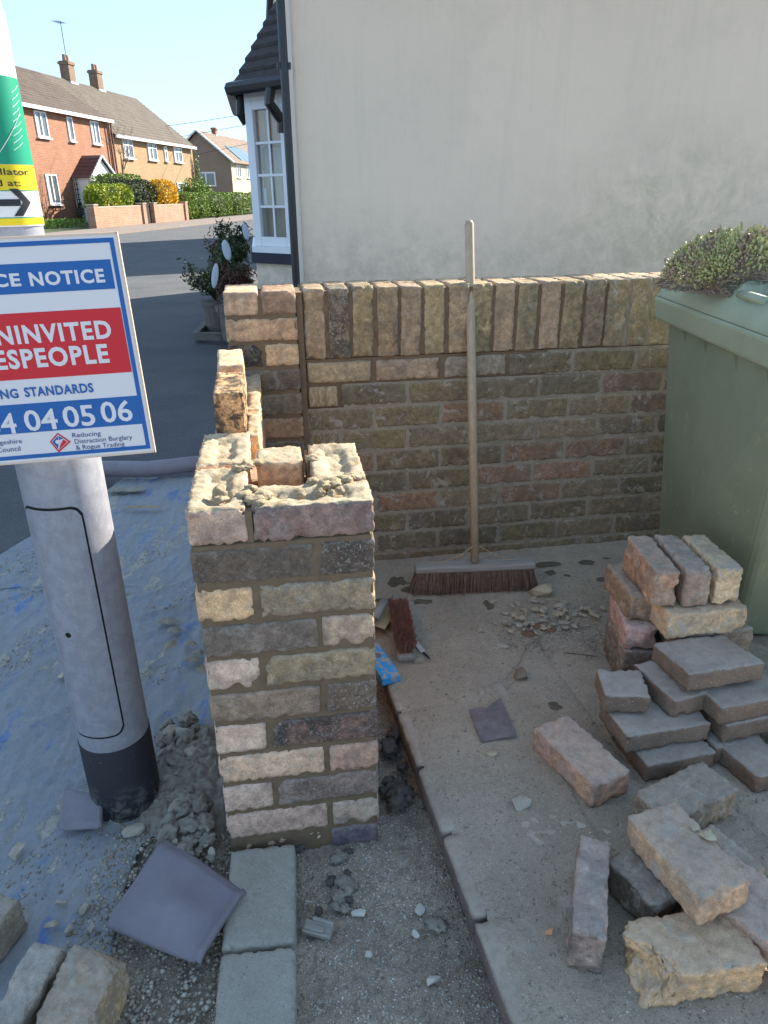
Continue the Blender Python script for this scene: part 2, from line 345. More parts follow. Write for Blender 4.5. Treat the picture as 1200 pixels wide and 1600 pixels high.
M_RUST = mortar_material('orange_brick_dust', (.17, .085, .05), (.25, .14, .09), 60, 1)
M_BLACKSHEET = simple('dirty_black_plastic', galb(56, 56, 62), .5, .4, 22, .6, 60)

# ------------------------------------------------------------------ brick shapes
def brick_mesh(name, l=.215, w_=.102, h=.067, seed=0, res=.0072, r=.0028, amp=.0020, chips=3, frog=False, chipr=(.007, .020), big=None, mats=(M_BRICK,), wob=.0018):
    rn = random.Random(seed); nx, ny, nz = [max(2, round(x / res)) for x in (l, w_, h)]
    idx = {}; V = []; Fc = []; fm = []
    def vid(i, j, k):
        key = (i, j, k)
        if key not in idx: idx[key] = len(V); V.append(Vector((i / nx - .5, j / ny - .5, k / nz - .5)))
        return idx[key]
    def quad(a, b, c, d, m=0): Fc.append((a, b, c, d)); fm.append(m)
    for i in range(nx):
        for j in range(ny):
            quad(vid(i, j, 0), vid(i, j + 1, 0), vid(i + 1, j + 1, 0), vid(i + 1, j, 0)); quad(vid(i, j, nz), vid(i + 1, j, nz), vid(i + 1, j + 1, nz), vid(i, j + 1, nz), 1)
    for i in range(nx):
        for k in range(nz):
            quad(vid(i, 0, k), vid(i + 1, 0, k), vid(i + 1, 0, k + 1), vid(i, 0, k + 1)); quad(vid(i, ny, k), vid(i, ny, k + 1), vid(i + 1, ny, k + 1), vid(i + 1, ny, k))
    for j in range(ny):
        for k in range(nz):
            quad(vid(0, j, k), vid(0, j, k + 1), vid(0, j + 1, k + 1), vid(0, j + 1, k)); quad(vid(nx, j, k), vid(nx, j + 1, k), vid(nx, j + 1, k + 1), vid(nx, j, k + 1))
    hd = Vector((l / 2, w_ / 2, h / 2)); off = Vector((rn.uniform(-50, 50), rn.uniform(-50, 50), rn.uniform(-50, 50)))
    cp = []
    for _ in range(chips):
        ax = rn.randrange(3); c = Vector([rn.choice((-1, 1)) * hd[q] if q != ax else rn.uniform(-1, 1) * hd[q] for q in range(3)])
        cp.append((c, rn.uniform(*chipr)))
    if big: cp += [(Vector([b[0][q] * hd[q] for q in range(3)]), b[1]) for b in big]
    out = []
    for v in V:
        p = Vector((v.x * l, v.y * w_, v.z * h))
        inner = Vector([max(-hd[q] + r, min(hd[q] - r, p[q])) for q in range(3)]); d = p - inner
        n = d.normalized() if d.length > 1e-6 else Vector([0, 0, 0])
        if d.length > 1e-6: p = inner + n * r
        else: n = Vector((v.x, v.y, v.z)).normalized()
        q0 = p + off
        ed = max([abs(p[q]) / hd[q] for q in range(3)])
        p = p + n * (mnoise.fractal(q0 * 60, .9, 2, 3) * amp + mnoise.noise(q0 * 14) * wob - .0004)
        rt = sorted([hd[q] - abs(p[q]) for q in range(3)]); ero = max(0, 1 - rt[1] / .010) * max(0, mnoise.fractal(q0 * 85, .8, 2, 3) - .02) * .0075
        p -= Vector([math.copysign(1, p[q]) * (1 if hd[q] - abs(p[q]) < .010 else 0) for q in range(3)]) * ero
        for c, rad in cp:
            dd = (p - c).length + mnoise.noise(q0 * 90) * rad * .25
            if dd < rad: p += (-c).normalized() * (rad - dd) * .62
        if frog and v.z > .49 and not abs(p.x) > hd.x - .018:
            a = min(1, max(0, (hd.x - .030 - abs(p.x)) / .016)) * min(1, max(0, (hd.y - .024 - abs(p.y)) / .012))
            p.z -= .013 * a - abs(mnoise.fractal(q0 * 70, .8, 2, 3)) * .004 * a
            p.z += mnoise.fractal(q0 * 45, .8, 2, 4) * .0035
        out.append(p)
    me = mesh(name, out, Fc, True)
    for m in mats: me.materials.append(m)
    if len(mats) > 1: me.polygons.foreach_set('material_index', fm)
    return me
BV = [brick_mesh('brick', seed=i, chips=4 + i % 4) for i in range(9)]
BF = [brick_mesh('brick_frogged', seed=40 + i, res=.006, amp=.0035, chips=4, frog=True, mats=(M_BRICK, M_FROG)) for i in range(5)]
BO = [brick_mesh('old_brick', l=.216, h=.07, seed=80 + i, amp=.0014, wob=.0015, chips=4, mats=(M_BRICKOLD,)) for i in range(8)]
BS = [brick_mesh('edge_brick', h=.0655, seed=120 + i, amp=.0018, chips=4, mats=(M_BRICK,)) for i in range(8)]
BOS = [brick_mesh('old_edge_brick', h=.069, seed=140 + i, amp=.0028, chips=4, mats=(M_BRICKOLD,)) for i in range(3)]
def setcol(o, c, c2=None, soot=0.0, speck=0.0):
    o.color = (*c, 1); o['tone'] = list(c2 if c2 else tuple(x * .75 for x in c)); o['soot'] = float(soot); o['speck'] = float(speck); return o
def put(me, parent, loc, rz=0, col=None, soot=0, speck=0, c2=None, M=None, name='brick'):
    o = bpy.data.objects.new(name, me); COL.objects.link(o); o.parent = parent
    m = (Matrix.Rotation(rz, 4, 'Z') if M is None else M)
    o.matrix_local = Matrix.Translation(loc) @ m
    if col: setcol(o, col, c2, soot, speck)
    return o

# ================================================================== SETTING: ground
def ground_mesh(name, x0, x1, y0, y1, nx, ny, zf, mask=None):
    vs_ = []; fs = []
    for j in range(ny + 1):
        for i in range(nx + 1):
            x = x0 + (x1 - x0) * i / nx; y = y0 + (y1 - y0) * j / ny; vs_.append((x, y, zf(x, y)))
    for j in range(ny):
        for i in range(nx):
            a = j * (nx + 1) + i; fs.append((a, a + 1, a + nx + 2, a + nx + 1))
    return mesh(name, vs_, fs, True)
road = link('road', mesh('road', [(-90, -60, -.045), (90, -60, -.045), (90, 700, -.045), (-90, 700, -.045)], [(0, 1, 2, 3)]), M_ASPHALT); tag(road, kind='structure')
# property frame: origin at the pillar's front left foot
A0 = R(8.5); U = Vector((math.cos(A0), math.sin(A0), 0)); W = Vector((-math.sin(A0), math.cos(A0), 0)); P0 = Vector((-.341, 1.122, 0))
def L(a, b, z=0): return P0 + a * U + b * W + Vector((0, 0, z))
# driveway of block paving: edge line measured along the trench
DZ = .07
EDGE = [G(*p, DZ) for p in ((600, 1065), (640, 1170), (690, 1290), (742, 1412), (795, 1590), (850, 1800))]
def edge_x(y):
    ps = sorted(EDGE, key=lambda p: p.y)
    if y <= ps[0].y: return ps[0].x + (ps[0].y - y) * .12
    for a, b in zip(ps, ps[1:]):
        if a.y <= y <= b.y: return a.x + (b.x - a.x) * (y - a.y) / (b.y - a.y)
    return ps[-1].x - (y - ps[-1].y) * .3
def sandz(x, y):
    p = Vector((x, y, 0))
    return -.022 + mnoise.fractal(p * 7, .9, 2, 4) * .016 + mnoise.fractal(p * 40, .8, 2, 3) * .005
sandg = link('sand_trench', ground_mesh('sand_trench', -.72, .35, .3, 2.3, 130, 240, sandz), M_SAND); tag(sandg, kind='structure')
base = MB().prism([(edge_x(.2) + .03, .2), (3.6, .2), (3.6, 2.9), (edge_x(2.3) + .03, 2.3), (edge_x(1.55) + .03, 1.55), (edge_x(1.1) + .03, 1.1)], -.04, DZ - .045)
driveway = tag(base.build('driveway', M_SOIL), kind='structure')
behind = tag(link('driveway_behind_camera', ground_mesh('g', -6, 3.6, -6, .22, 30, 20, lambda x, y: -.03), M_FORE), kind='structure'); behind.name = 'forecourt'
# pavers: laid in courses parallel with the trench edge; each a piece of its own
pv = [brick_mesh('paver', .196, .158, .055, 200 + i, res=.016, r=.007, amp=.0012, chips=2, chipr=(.006, .014), mats=(M_PAVER,), wob=.0015) for i in range(6)]
edir = (G(795, 1590, DZ) - G(640, 1170, DZ)); eang = math.atan2(edir.y, edir.x)
pr = random.Random(3)
e0 = G(600, 1065, DZ); ed = Vector((G(790, 1590, DZ) - e0).xy.to_3d().normalized()); en = Vector((-ed.y, ed.x, 0))
for row in range(11):
    for k in range(-5, 9):
        c = e0 + ed * (k * .2005 + (row % 2) * .1 + .03) + en * (.083 + row * .1615)
        if c.y > 2.38 or c.y < .3 or c.x > 1.9: continue
        q = put(pv[pr.randrange(6)], driveway, (c.x, c.y, DZ - .0275 + pr.uniform(-.0015, .0015)), eang + R(180) * pr.randrange(2) + pr.uniform(-.008, .008), name='paver')
# dust packed in the joints
M_DUST = gritty('drive_dust', (.44, .355, .26), (.58, .475, .36), (.82, .75, .65), .60, 8, 1.2, (.34, .27, .195), dark=(.13, .105, .08))
def dustz(x, y):
    p = Vector((x, y, 0)) - e0; a = p.x * ed.x + p.y * ed.y; n_ = p.x * en.x + p.y * en.y
    rw = math.floor((n_ - .00225) / .1615); q = (n_ - .00225) / .1615 - rw; dn = min(q, 1 - q) * .1615
    q = (a - .03 - (rw % 2) * .1 + .10025) / .2005; q -= math.floor(q); da = min(q, 1 - q) * .2005; d = min(dn, da)
    v = Vector((x, y, 1)); g = math.exp(-(d / .0055) ** 2) * .0048 * max(0, min(1, .55 + 1.1 * mnoise.noise(v * 5)))
    z = DZ + .0022 + mnoise.fractal(v * 6, .8, 2, 4) * .0028 + mnoise.fractal(v * 45, .8, 2, 3) * .0016 - g
    z -= .006 * math.exp(-((x - edge_x(y)) / (.022 + .03 * max(0, mnoise.noise(v * 9)))) ** 2)
    return z + max(0, .035 - abs(y - 2.30 - .155 * x) * .35) * .6
fill = link('dust_layer', ground_mesh('dust_layer', -.05, 1.75, .5, 2.6, 300, 350, dustz), M_DUST); tag(fill, kind='structure')
bm = bmesh.new(); bm.from_mesh(fill.data)
bmesh.ops.delete(bm, geom=[v for v in bm.verts if v.co.x < edge_x(v.co.y) + .012 or v.co.y > 2.44 + .155 * v.co.x], context='VERTS'); bm.to_mesh(fill.data); bm.free()
tag(link('side_path', ground_mesh('side_path', 1.74, 3.5, -.2, 2.75, 20, 30, lambda x, y: DZ), M_DUST), kind='structure')

# ================================================================== STRUCTURE: brick pillar
CH = .0777; ZB = .039
def cc(r, g, b): return alb(r * 1.02, g * .98, b * .90, k=(.62, .66, .72))
rows = [  # top to bottom: (left, right) colour, tone, soot, speck
 ((172,142,126),(160,130,118),0,.1, (126,102,100),(112,88,86),.1,.15),
 ((98,86,78),(84,74,68),.25,.25, (90,76,68),(76,66,60),.4,.75),
 ((196,160,110),(180,142,98),0,.05, (142,124,98),(124,110,90),.12,.5),
 ((112,100,94),(98,88,84),.15,.3, (170,148,124),(140,116,102),0,.3),
 ((188,166,152),(176,150,136),0,.2, (138,122,98),(128,112,84),.1,.4),
 ((132,114,98),(120,100,84),.12,.2, (108,90,76),(92,76,66),.25,.85),
 ((184,158,142),(170,142,128),0,.2, (118,86,76),(70,60,58),.6,.7),
 ((178,148,124),(190,156,128),0,.2, (168,134,114),(152,116,98),0,.35),
 ((178,154,142),(166,140,130),0,.2, (122,104,98),(104,88,84),.2,.7),
 ((162,136,124),(150,124,114),.05,.3, (154,136,124),(146,126,116),0,.3)]
pillar = empty('brick_pillar', L(0, 0, 0), A0, 'waist high hollow brick pillar of salvaged bricks in fresh brown mortar beside the lamp post', 'pillar')
prn = random.Random(11)
def jit(c, s=.12):
    f = 1 + prn.uniform(-s, s); return tuple(min(.85, x * f) for x in c)
for i in range(10):
    z = ZB + (9 - i) * CH + .034; r_ = rows[i]; ml, mr = (jit(cc(*r_[0])), cc(*r_[1]), r_[2], r_[3]), (jit(cc(*r_[4]), .03), cc(*r_[5]), r_[6], r_[7])
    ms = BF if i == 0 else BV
    def P(a, b, rot, d, sw=0):
        me = ms[prn.randrange(len(ms))]
        put(me, pillar, (a + prn.uniform(-.0015, .0015), b + prn.uniform(-.0015, .0015), z + prn.uniform(-.001, .001)), rot + prn.uniform(-.012, .012), d[0], d[2], d[3], d[1])
    rc = lambda: (jit(alb(140, 118, 98), .3), jit(alb(120, 98, 80), .3), prn.uniform(0, .3), prn.uniform(0, .5))
    if i % 2 == 0:
        P(.051, .1075, R(90), ml); P(.220, .051, 0, mr); P(.277, .220, R(90), rc())
        if i == 0:
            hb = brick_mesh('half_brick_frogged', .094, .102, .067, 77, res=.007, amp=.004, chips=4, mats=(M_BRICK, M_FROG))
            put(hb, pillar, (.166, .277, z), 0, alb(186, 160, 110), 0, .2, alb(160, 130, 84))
        else: P(.1075, .277, 0, rc())
    else:
        P(.1075, .051, 0, ml); P(.277, .1075, R(90), mr); P(.220, .277, 0, rc()); P(.051, .220, R(90), rc())
# course below ground level, partly buried
put(BV[2], pillar, (.12, .056, ZB - CH + .034), 0, alb(150, 140, 122), 0, .3, alb(130, 120, 105)); put(BV[4], pillar, (.272, .108, ZB - CH + .036), R(90), alb(72, 74, 96), .2, .2, alb(90, 88, 100))
def ring(name, o0, o1, i0, i1, z0, z1, mat, par, sub=.012, amp=.0016):
    """hollow square of mortar with a softly uneven face"""
    bm = bmesh.new()
    def sheet(p, q, flip):
        n = max(1, round((Vector(q) - Vector(p)).length / sub)); m = max(1, round((z1 - z0) / sub)); g = []
        for a in range(n + 1):
            col = []
            for b in range(m + 1):
                x = p[0] + (q[0] - p[0]) * a / n; y = p[1] + (q[1] - p[1]) * a / n; z = z0 + (z1 - z0) * b / m
                nv = Vector((q[1] - p[1], -(q[0] - p[0]), 0)).normalized() * (-1 if flip else 1)
                dd = mnoise.fractal(Vector((x, y, z)) * 35, .8, 2, 3) * amp if 0 < a < n else 0
                col.append(bm.verts.new((x + nv.x * dd, y + nv.y * dd, z)))
            g.append(col)
        for a in range(n):
            for b in range(m):
                f = [g[a][b], g[a + 1][b], g[a + 1][b + 1], g[a][b + 1]]; bm.faces.new(f if not flip else f[::-1])
    O = [(o0, o0), (o1, o0), (o1, o1), (o0, o1)]; I = [(i0, i0), (i1, i0), (i1, i1), (i0, i1)]
    for k in range(4): sheet(O[k], O[(k + 1) % 4], False); sheet(I[k], I[(k + 1) % 4], True)
    for k in range(4):
        a, b, c, d = O[k], O[(k + 1) % 4], I[(k + 1) % 4], I[k]
        bm.faces.new([bm.verts.new((*p, z1)) for p in (a, b, c, d)])
    bmesh.ops.remove_doubles(bm, verts=bm.verts, dist=1e-5)
    me = bpy.data.meshes.new(name); bm.to_mesh(me); bm.free(); me.polygons.foreach_set('use_smooth', [True] * len(me.polygons))
    me.materials.append(mat); return link(name, me, None, par)
ring('mortar', .0045, .3235, .106, .222, -.05, ZB + 9 * CH - .002, M_MORTAR, pillar)
tj = MB()   # perpend joints between the loose top bricks
tj.box((.1065, .045, ZB + 9 * CH + .03), (.012, .082, .06)); tj.box((.27, .1065, ZB + 9 * CH + .03), (.085, .010, .056)); tj.box((.223, .277, ZB + 9 * CH + .03), (.006, .09, .056))
tj.build('joint_mortar', M_MORTAR, pillar)

def rock_mesh(name, r_, seed, mat, sq=.6, n=13):
    rn = random.Random(seed * 7 + 1); bm = bmesh.new()
    for _ in range(n):
        d = Vector((rn.gauss(0, 1), rn.gauss(0, 1), rn.gauss(0, 1))).normalized(); d = Vector([math.copysign(abs(q) ** .7, q) for q in d]) * rn.uniform(.75, 1.05); bm.verts.new((d.x * r_, d.y * r_ * .85, d.z * r_ * sq))
    res = bmesh.ops.convex_hull(bm, input=bm.verts[:]); bmesh.ops.delete(bm, geom=[v for v in bm.verts if not v.link_faces], context='VERTS')
    bmesh.ops.bevel(bm, geom=bm.edges[:], offset=r_ * .06, segments=1, affect='EDGES', clamp_overlap=True)
    me = bpy.data.meshes.new(name); bm.to_mesh(me); bm.free(); me.materials.append(mat); return me
def lump_mesh(name, r_, seed, mat, sq=.7, sub=2, rough=.35, freq=1.3):
    bm = bmesh.new(); bmesh.ops.create_icosphere(bm, subdivisions=sub, radius=1); o = Vector((seed * 3.1, seed * 1.7, seed))
    for v in bm.verts:
        v.co = v.co * (1 + mnoise.fractal(v.co * freq + o, .9, 2, 4) * rough); v.co = Vector((v.co.x, v.co.y * .85, v.co.z * sq)) * r_
    me = bpy.data.meshes.new(name); bm.to_mesh(me); bm.free(); me.materials.append(mat)
    me.polygons.foreach_set('use_smooth', [sub > 2] * len(me.polygons)); return me
TZ = ZB + 9 * CH + .067
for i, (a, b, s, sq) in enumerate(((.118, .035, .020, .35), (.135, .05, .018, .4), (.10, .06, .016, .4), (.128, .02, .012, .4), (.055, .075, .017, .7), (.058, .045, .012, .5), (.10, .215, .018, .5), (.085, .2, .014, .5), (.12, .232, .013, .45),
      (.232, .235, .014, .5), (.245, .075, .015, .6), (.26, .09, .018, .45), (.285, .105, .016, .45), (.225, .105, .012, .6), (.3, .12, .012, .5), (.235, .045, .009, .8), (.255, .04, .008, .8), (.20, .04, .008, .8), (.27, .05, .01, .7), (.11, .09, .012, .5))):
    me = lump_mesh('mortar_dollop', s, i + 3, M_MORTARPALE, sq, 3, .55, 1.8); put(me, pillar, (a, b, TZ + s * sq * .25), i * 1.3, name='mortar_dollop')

# ================================================================== low wall joining the pillar to the back pier
low = empty('brick_wall', L(0, .335, 0), A0, 'low half built brick wall running from the hollow pillar back to the pier', 'wall')
def lowloc(a, b, z): return (a, b - .335, z)
lr = random.Random(5)
for i in range(10):
    z = ZB + (9 - i) * CH + .034; top = i == 0
    b = .445 + (0 if i % 2 else .1125)
    if top:
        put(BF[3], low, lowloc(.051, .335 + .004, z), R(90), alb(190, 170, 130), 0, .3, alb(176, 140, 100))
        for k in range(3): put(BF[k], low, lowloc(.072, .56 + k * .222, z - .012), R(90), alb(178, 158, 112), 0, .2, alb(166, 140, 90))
    else:
        b0 = .335 + (.1125 if i % 2 else 0)
        for k in range(4):
            bb = b0 + k * .2225
            if bb < 1.09: put(BV[lr.randrange(9)], low, lowloc(.072, bb + .004, z - .012), R(90), jit(alb(140, 118, 98), .25), .1, .3)
MB().box(lowloc(.072, .72, .36), (.090, .765, .67)).build('mortar', M_MORTAR, low)
up1 = [brick_mesh('upright_brick', seed=300, chips=4, res=.007, amp=.003, mats=(M_BRICK,)), brick_mesh('upright_brick', seed=301, chips=5, res=.007, amp=.003, mats=(M_BRICK,))]
for k, (u_, v_, lab, c1, c2, s, rz) in enumerate(((364, 667, 'soot stained buff brick set on edge on the low wall, nearer of two', (200, 166, 96), (176, 138, 70), .95, R(1)),
                                         (352, 640, 'pale buff brick set on edge on the low wall behind the sooty one', (206, 184, 140), (160, 134, 100), .15, R(3)))):
    c = L(.060 + (.0 if k == 0 else -.006), .56 + k * .232, 0)
    o = link('brick', up1[k], None, None); o.matrix_world = Matrix.Translation((c.x, c.y, ZB + 9 * CH + .056 + .051 + (0 if k == 0 else .012))) @ Matrix.Rotation(A0 + R(90) + rz, 4, 'Z') @ Matrix.Rotation(R(90), 4, 'X')
    setcol(o, alb(*c1), alb(*c2), s, .1); tag(o, lab, 'brick')

# ================================================================== back wall with pier
AW = R(8.8); UW = Vector((math.cos(AW), math.sin(AW), 0)); WW = Vector((-math.sin(AW), math.cos(AW), 0)); PW = Vector((-.245, 2.258, 0))
wall = empty('brick_wall', PW, AW, 'chest high old brick garden wall with a soldier course on top and rebuilt left pier', 'wall')
TOPZ = 1.042; wr = random.Random(21)
sold = [((150,128,98),(132,110,84),.1,.2),((104,92,78),(80,70,60),.6,.9),((150,130,84),(128,110,72),.25,.1),((156,130,92),(122,100,76),.3,.3),((140,116,96),(122,100,82),.1,.2),((138,124,84),(150,132,84),.15,.1),
        ((154,130,98),(124,98,80),.2,.1),((150,134,88),(128,116,78),.45,.1),((152,126,100),(134,108,90),.05,.2),((140,126,90),(120,106,80),.2,.1),((140,116,100),(158,126,96),.05,.3),((130,120,88),(116,106,74),.25,.1),((126,112,96),(108,94,82),.3,.4),((140,124,92),(120,104,78),.1,.2)]
MS = Matrix(((0, 0, 1, 0), (0, 1, 0, 0), (1, 0, 0, 0), (0, 0, 0, 1)))   # stands a brick on its end, its 65 mm face to the front
for k in range(28):
    a = .038 + k * .0762; old = k >= 13
    me = wr.choice(BOS if old else BS); d = sold[k % len(sold)] if not old else ((122,112,88),(108,98,80),.2,.1)
    d = (tuple(q * .6 + p * .4 for q, p in zip(d[0], (140, 124, 92))), tuple(q * .6 + p * .4 for q, p in zip(d[1], (122, 108, 80))), d[2], d[3]); put(me, wall, (a + wr.uniform(-.002, .002), .051 + wr.uniform(-.002, .002), TOPZ - .1085 + wr.uniform(-.003, .003)), 0, jit(cc(*d[0]), .1), d[2], d[3], cc(*d[1]), M=Matrix.Rotation(wr.uniform(-.02, .02), 4, 'Y') @ MS)
    put(wr.choice(BS), wall, (a, .16, TOPZ - .110), 0, jit(alb(140, 124, 96), .2), .1, .2, M=MS)
row_z = TOPZ - .215 - .012
pal = [(q[0] * 1.08, q[1] * 1.06, q[2] * .94) for q in [(100,92,80),(92,88,78),(106,98,88),(98,90,74),(104,96,76),(110,100,90),(88,82,74),(118,92,76),(102,94,82)]]
WC = .0772
for i in range(11):
    z = row_z - .034 - i * WC
    if z < -.02: break
    off = .0 if i % 2 == 0 else -.112; k = 0; a = off
    while a < 2.15:
        a0, a1 = max(a, .004), a + .2145; 
        new = (i == 0 and a1 < .80) or (i == 1 and a1 < .12)
        ln = a1 - a0
        if ln > .05:
            if new: 
                c_ = ((150,134,104),(146,126,104),(128,120,108),(116,98,88))[k % 4]; me = BV[(k * 3 + i) % 9]; cA = (cc(*c_), tuple(x * .8 for x in cc(*c_)), .15, .4 if k != 1 else .2)
            else:
                c_ = wr.choice(pal); 
                if i == 5 and 3 <= k <= 4: c_ = (128, 96, 74)
                if i == 4 and k in (3, 4): c_ = (118, 92, 72)
                if i in (1, 2) and k == 5: c_ = (108, 86, 74)
                if i == 4 and k == 2: c_ = (112, 98, 70)
                me = BO[wr.randrange(8)]; cA = (jit(cc(*c_), .12), cc(*[x - 10 for x in c_]), wr.uniform(0, .4), wr.uniform(0, .5))
            S = Matrix.Diagonal((ln / .2225 if new else (ln + .002) / .2165, 1, 1, 1))
            put(me, wall, ((a0 + a1) / 2, .051 + (0 if new else wr.uniform(.000, .0022)), z + wr.uniform(-.001, .001)), 0, cA[0], cA[2], cA[3], cA[1], M=Matrix.Rotation(wr.uniform(-.006, .006), 4, 'Y') @ S)
        a += .2245; k += 1
# mortar beds butt against each other, fresh above and old below
MB().box((.5, .11, TOPZ - .113), (1.0, .205, .205)).box((.40, .11, row_z - .034), (.80, .203, .086)).box((.06, .11, row_z - WC - .034), (.12, .2, WC - .001)).build('fresh_mortar', M_MORTAR, wall)
MB().box((1.60, .1085, TOPZ - .113), (1.198, .208, .205)).box((1.51, .1085, row_z - .034), (1.418, .208, .086)).box((1.16, .1085, row_z - WC - .034), (2.08, .208, WC - .001)).box((1.1, .1082, (row_z - 1.5 * WC - .034) / 2 - .02), (2.2, .2085, row_z - 1.5 * WC - .034 + .04)).build('old_mortar', M_MORTAROLD, wall)
# pier, proud of the wall by 35 mm
pcol = [(((176,144,112),(168,136,104)), ((146,116,90),(120,92,70))), (((160,128,98),(182,146,100)),), (((60,52,44),(90,80,66)), ((166,140,108),(180,150,104))), (((84,76,68),(96,88,78)),), (((100,92,80),(112,100,84)),), (((132,104,76),(146,116,82)),), (((96,88,78),(84,78,70)),), (((104,94,80),(90,80,70)),)]
for i in range(12):
    z = TOPZ - .036 - i * CH
    if z < 0: break
    p = pcol[i] if i < len(pcol) else pcol[4]
    if i in (0, 2) or (i > 7 and i % 2 == 0):
        for k in range(2):
            c = p[min(k, len(p) - 1)]
            put(BV[wr.randrange(9)], wall, (-.231 + .051 + k * .112, .0725, z), R(90), cc(*c[0]), .9 if (i == 2 and k == 0) else .15, .25, cc(*c[1]))
    else:
        c = p[0]
        put(BV[wr.randrange(9)], wall, (-.231 + .1075, .016, z), 0, cc(*c[0]), .2, .3, cc(*c[1])); put(BV[wr.randrange(9)], wall, (-.231 + .1075, .128, z), 0, cc(*c[0]), .2, .3, cc(*c[1]))
MB().box((-.1235, .0725, .49), (.206, .205, 1.07)).build('pier_mortar', M_MORTAR, wall)
MB().box((-.0075, .055, TOPZ - .5), (.018, .14, .98)).build('pier_joint', M_MORTAR, wall)

# ================================================================== white rendered house at the back
NB = Vector((-.153, .988, 0)); HB = Vector((.988, .153, 0)); CH0 = Vector((-.48, 4.65, 0))
house = empty('rendered_house', CH0, math.atan2(.153, .988), 'cream rendered house with tall blank gable wall and splayed bay window', 'house')
hw = MB(); hw.box((1.65, 4.0, 1.375), (3.3, 8.0, 2.95)); hw.build('wall', M_RENDER, house, bevel=.012)  # unseen wall top and roof kept low so more sky lights the ground
rf = MB(); rf.add([(-.04, -.3, 2.80), (3.6, -.3, 2.80), (3.6, 8.3, 2.80), (-.04, 8.3, 2.80), (-.04, -.3, 2.93), (3.6, -.3, 2.93), (3.6, 8.3, 2.93), (-.04, 8.3, 2.93), (1.65, 2.0, 4.6), (1.65, 6.0, 4.6)],
       [(0, 3, 2, 1), (0, 1, 5, 4), (1, 2, 6, 5), (2, 3, 7, 6), (3, 0, 4, 7), (4, 5, 8), (5, 6, 9, 8), (6, 7, 9), (7, 4, 8, 9)])
M_ROOFDARK = simple('dark_roof_tile', (.05, .042, .04), .8, .3, 20, .6, 80); rf.build('roof', M_ROOFDARK, house)
# drainpipe
dp = MB(); dp.tube([(-.05, -.045, -.05), (-.05, -.045, 2.80)], .024, 12)
dpo = dp.build('drainpipe', M_BLACKPL, house, smooth=False)
for z in (.75, 1.95): 
    MB().box((-.05, -.03, z), (.075, .05, .03)).build('pipe_bracket', M_BLACKPL, dpo)
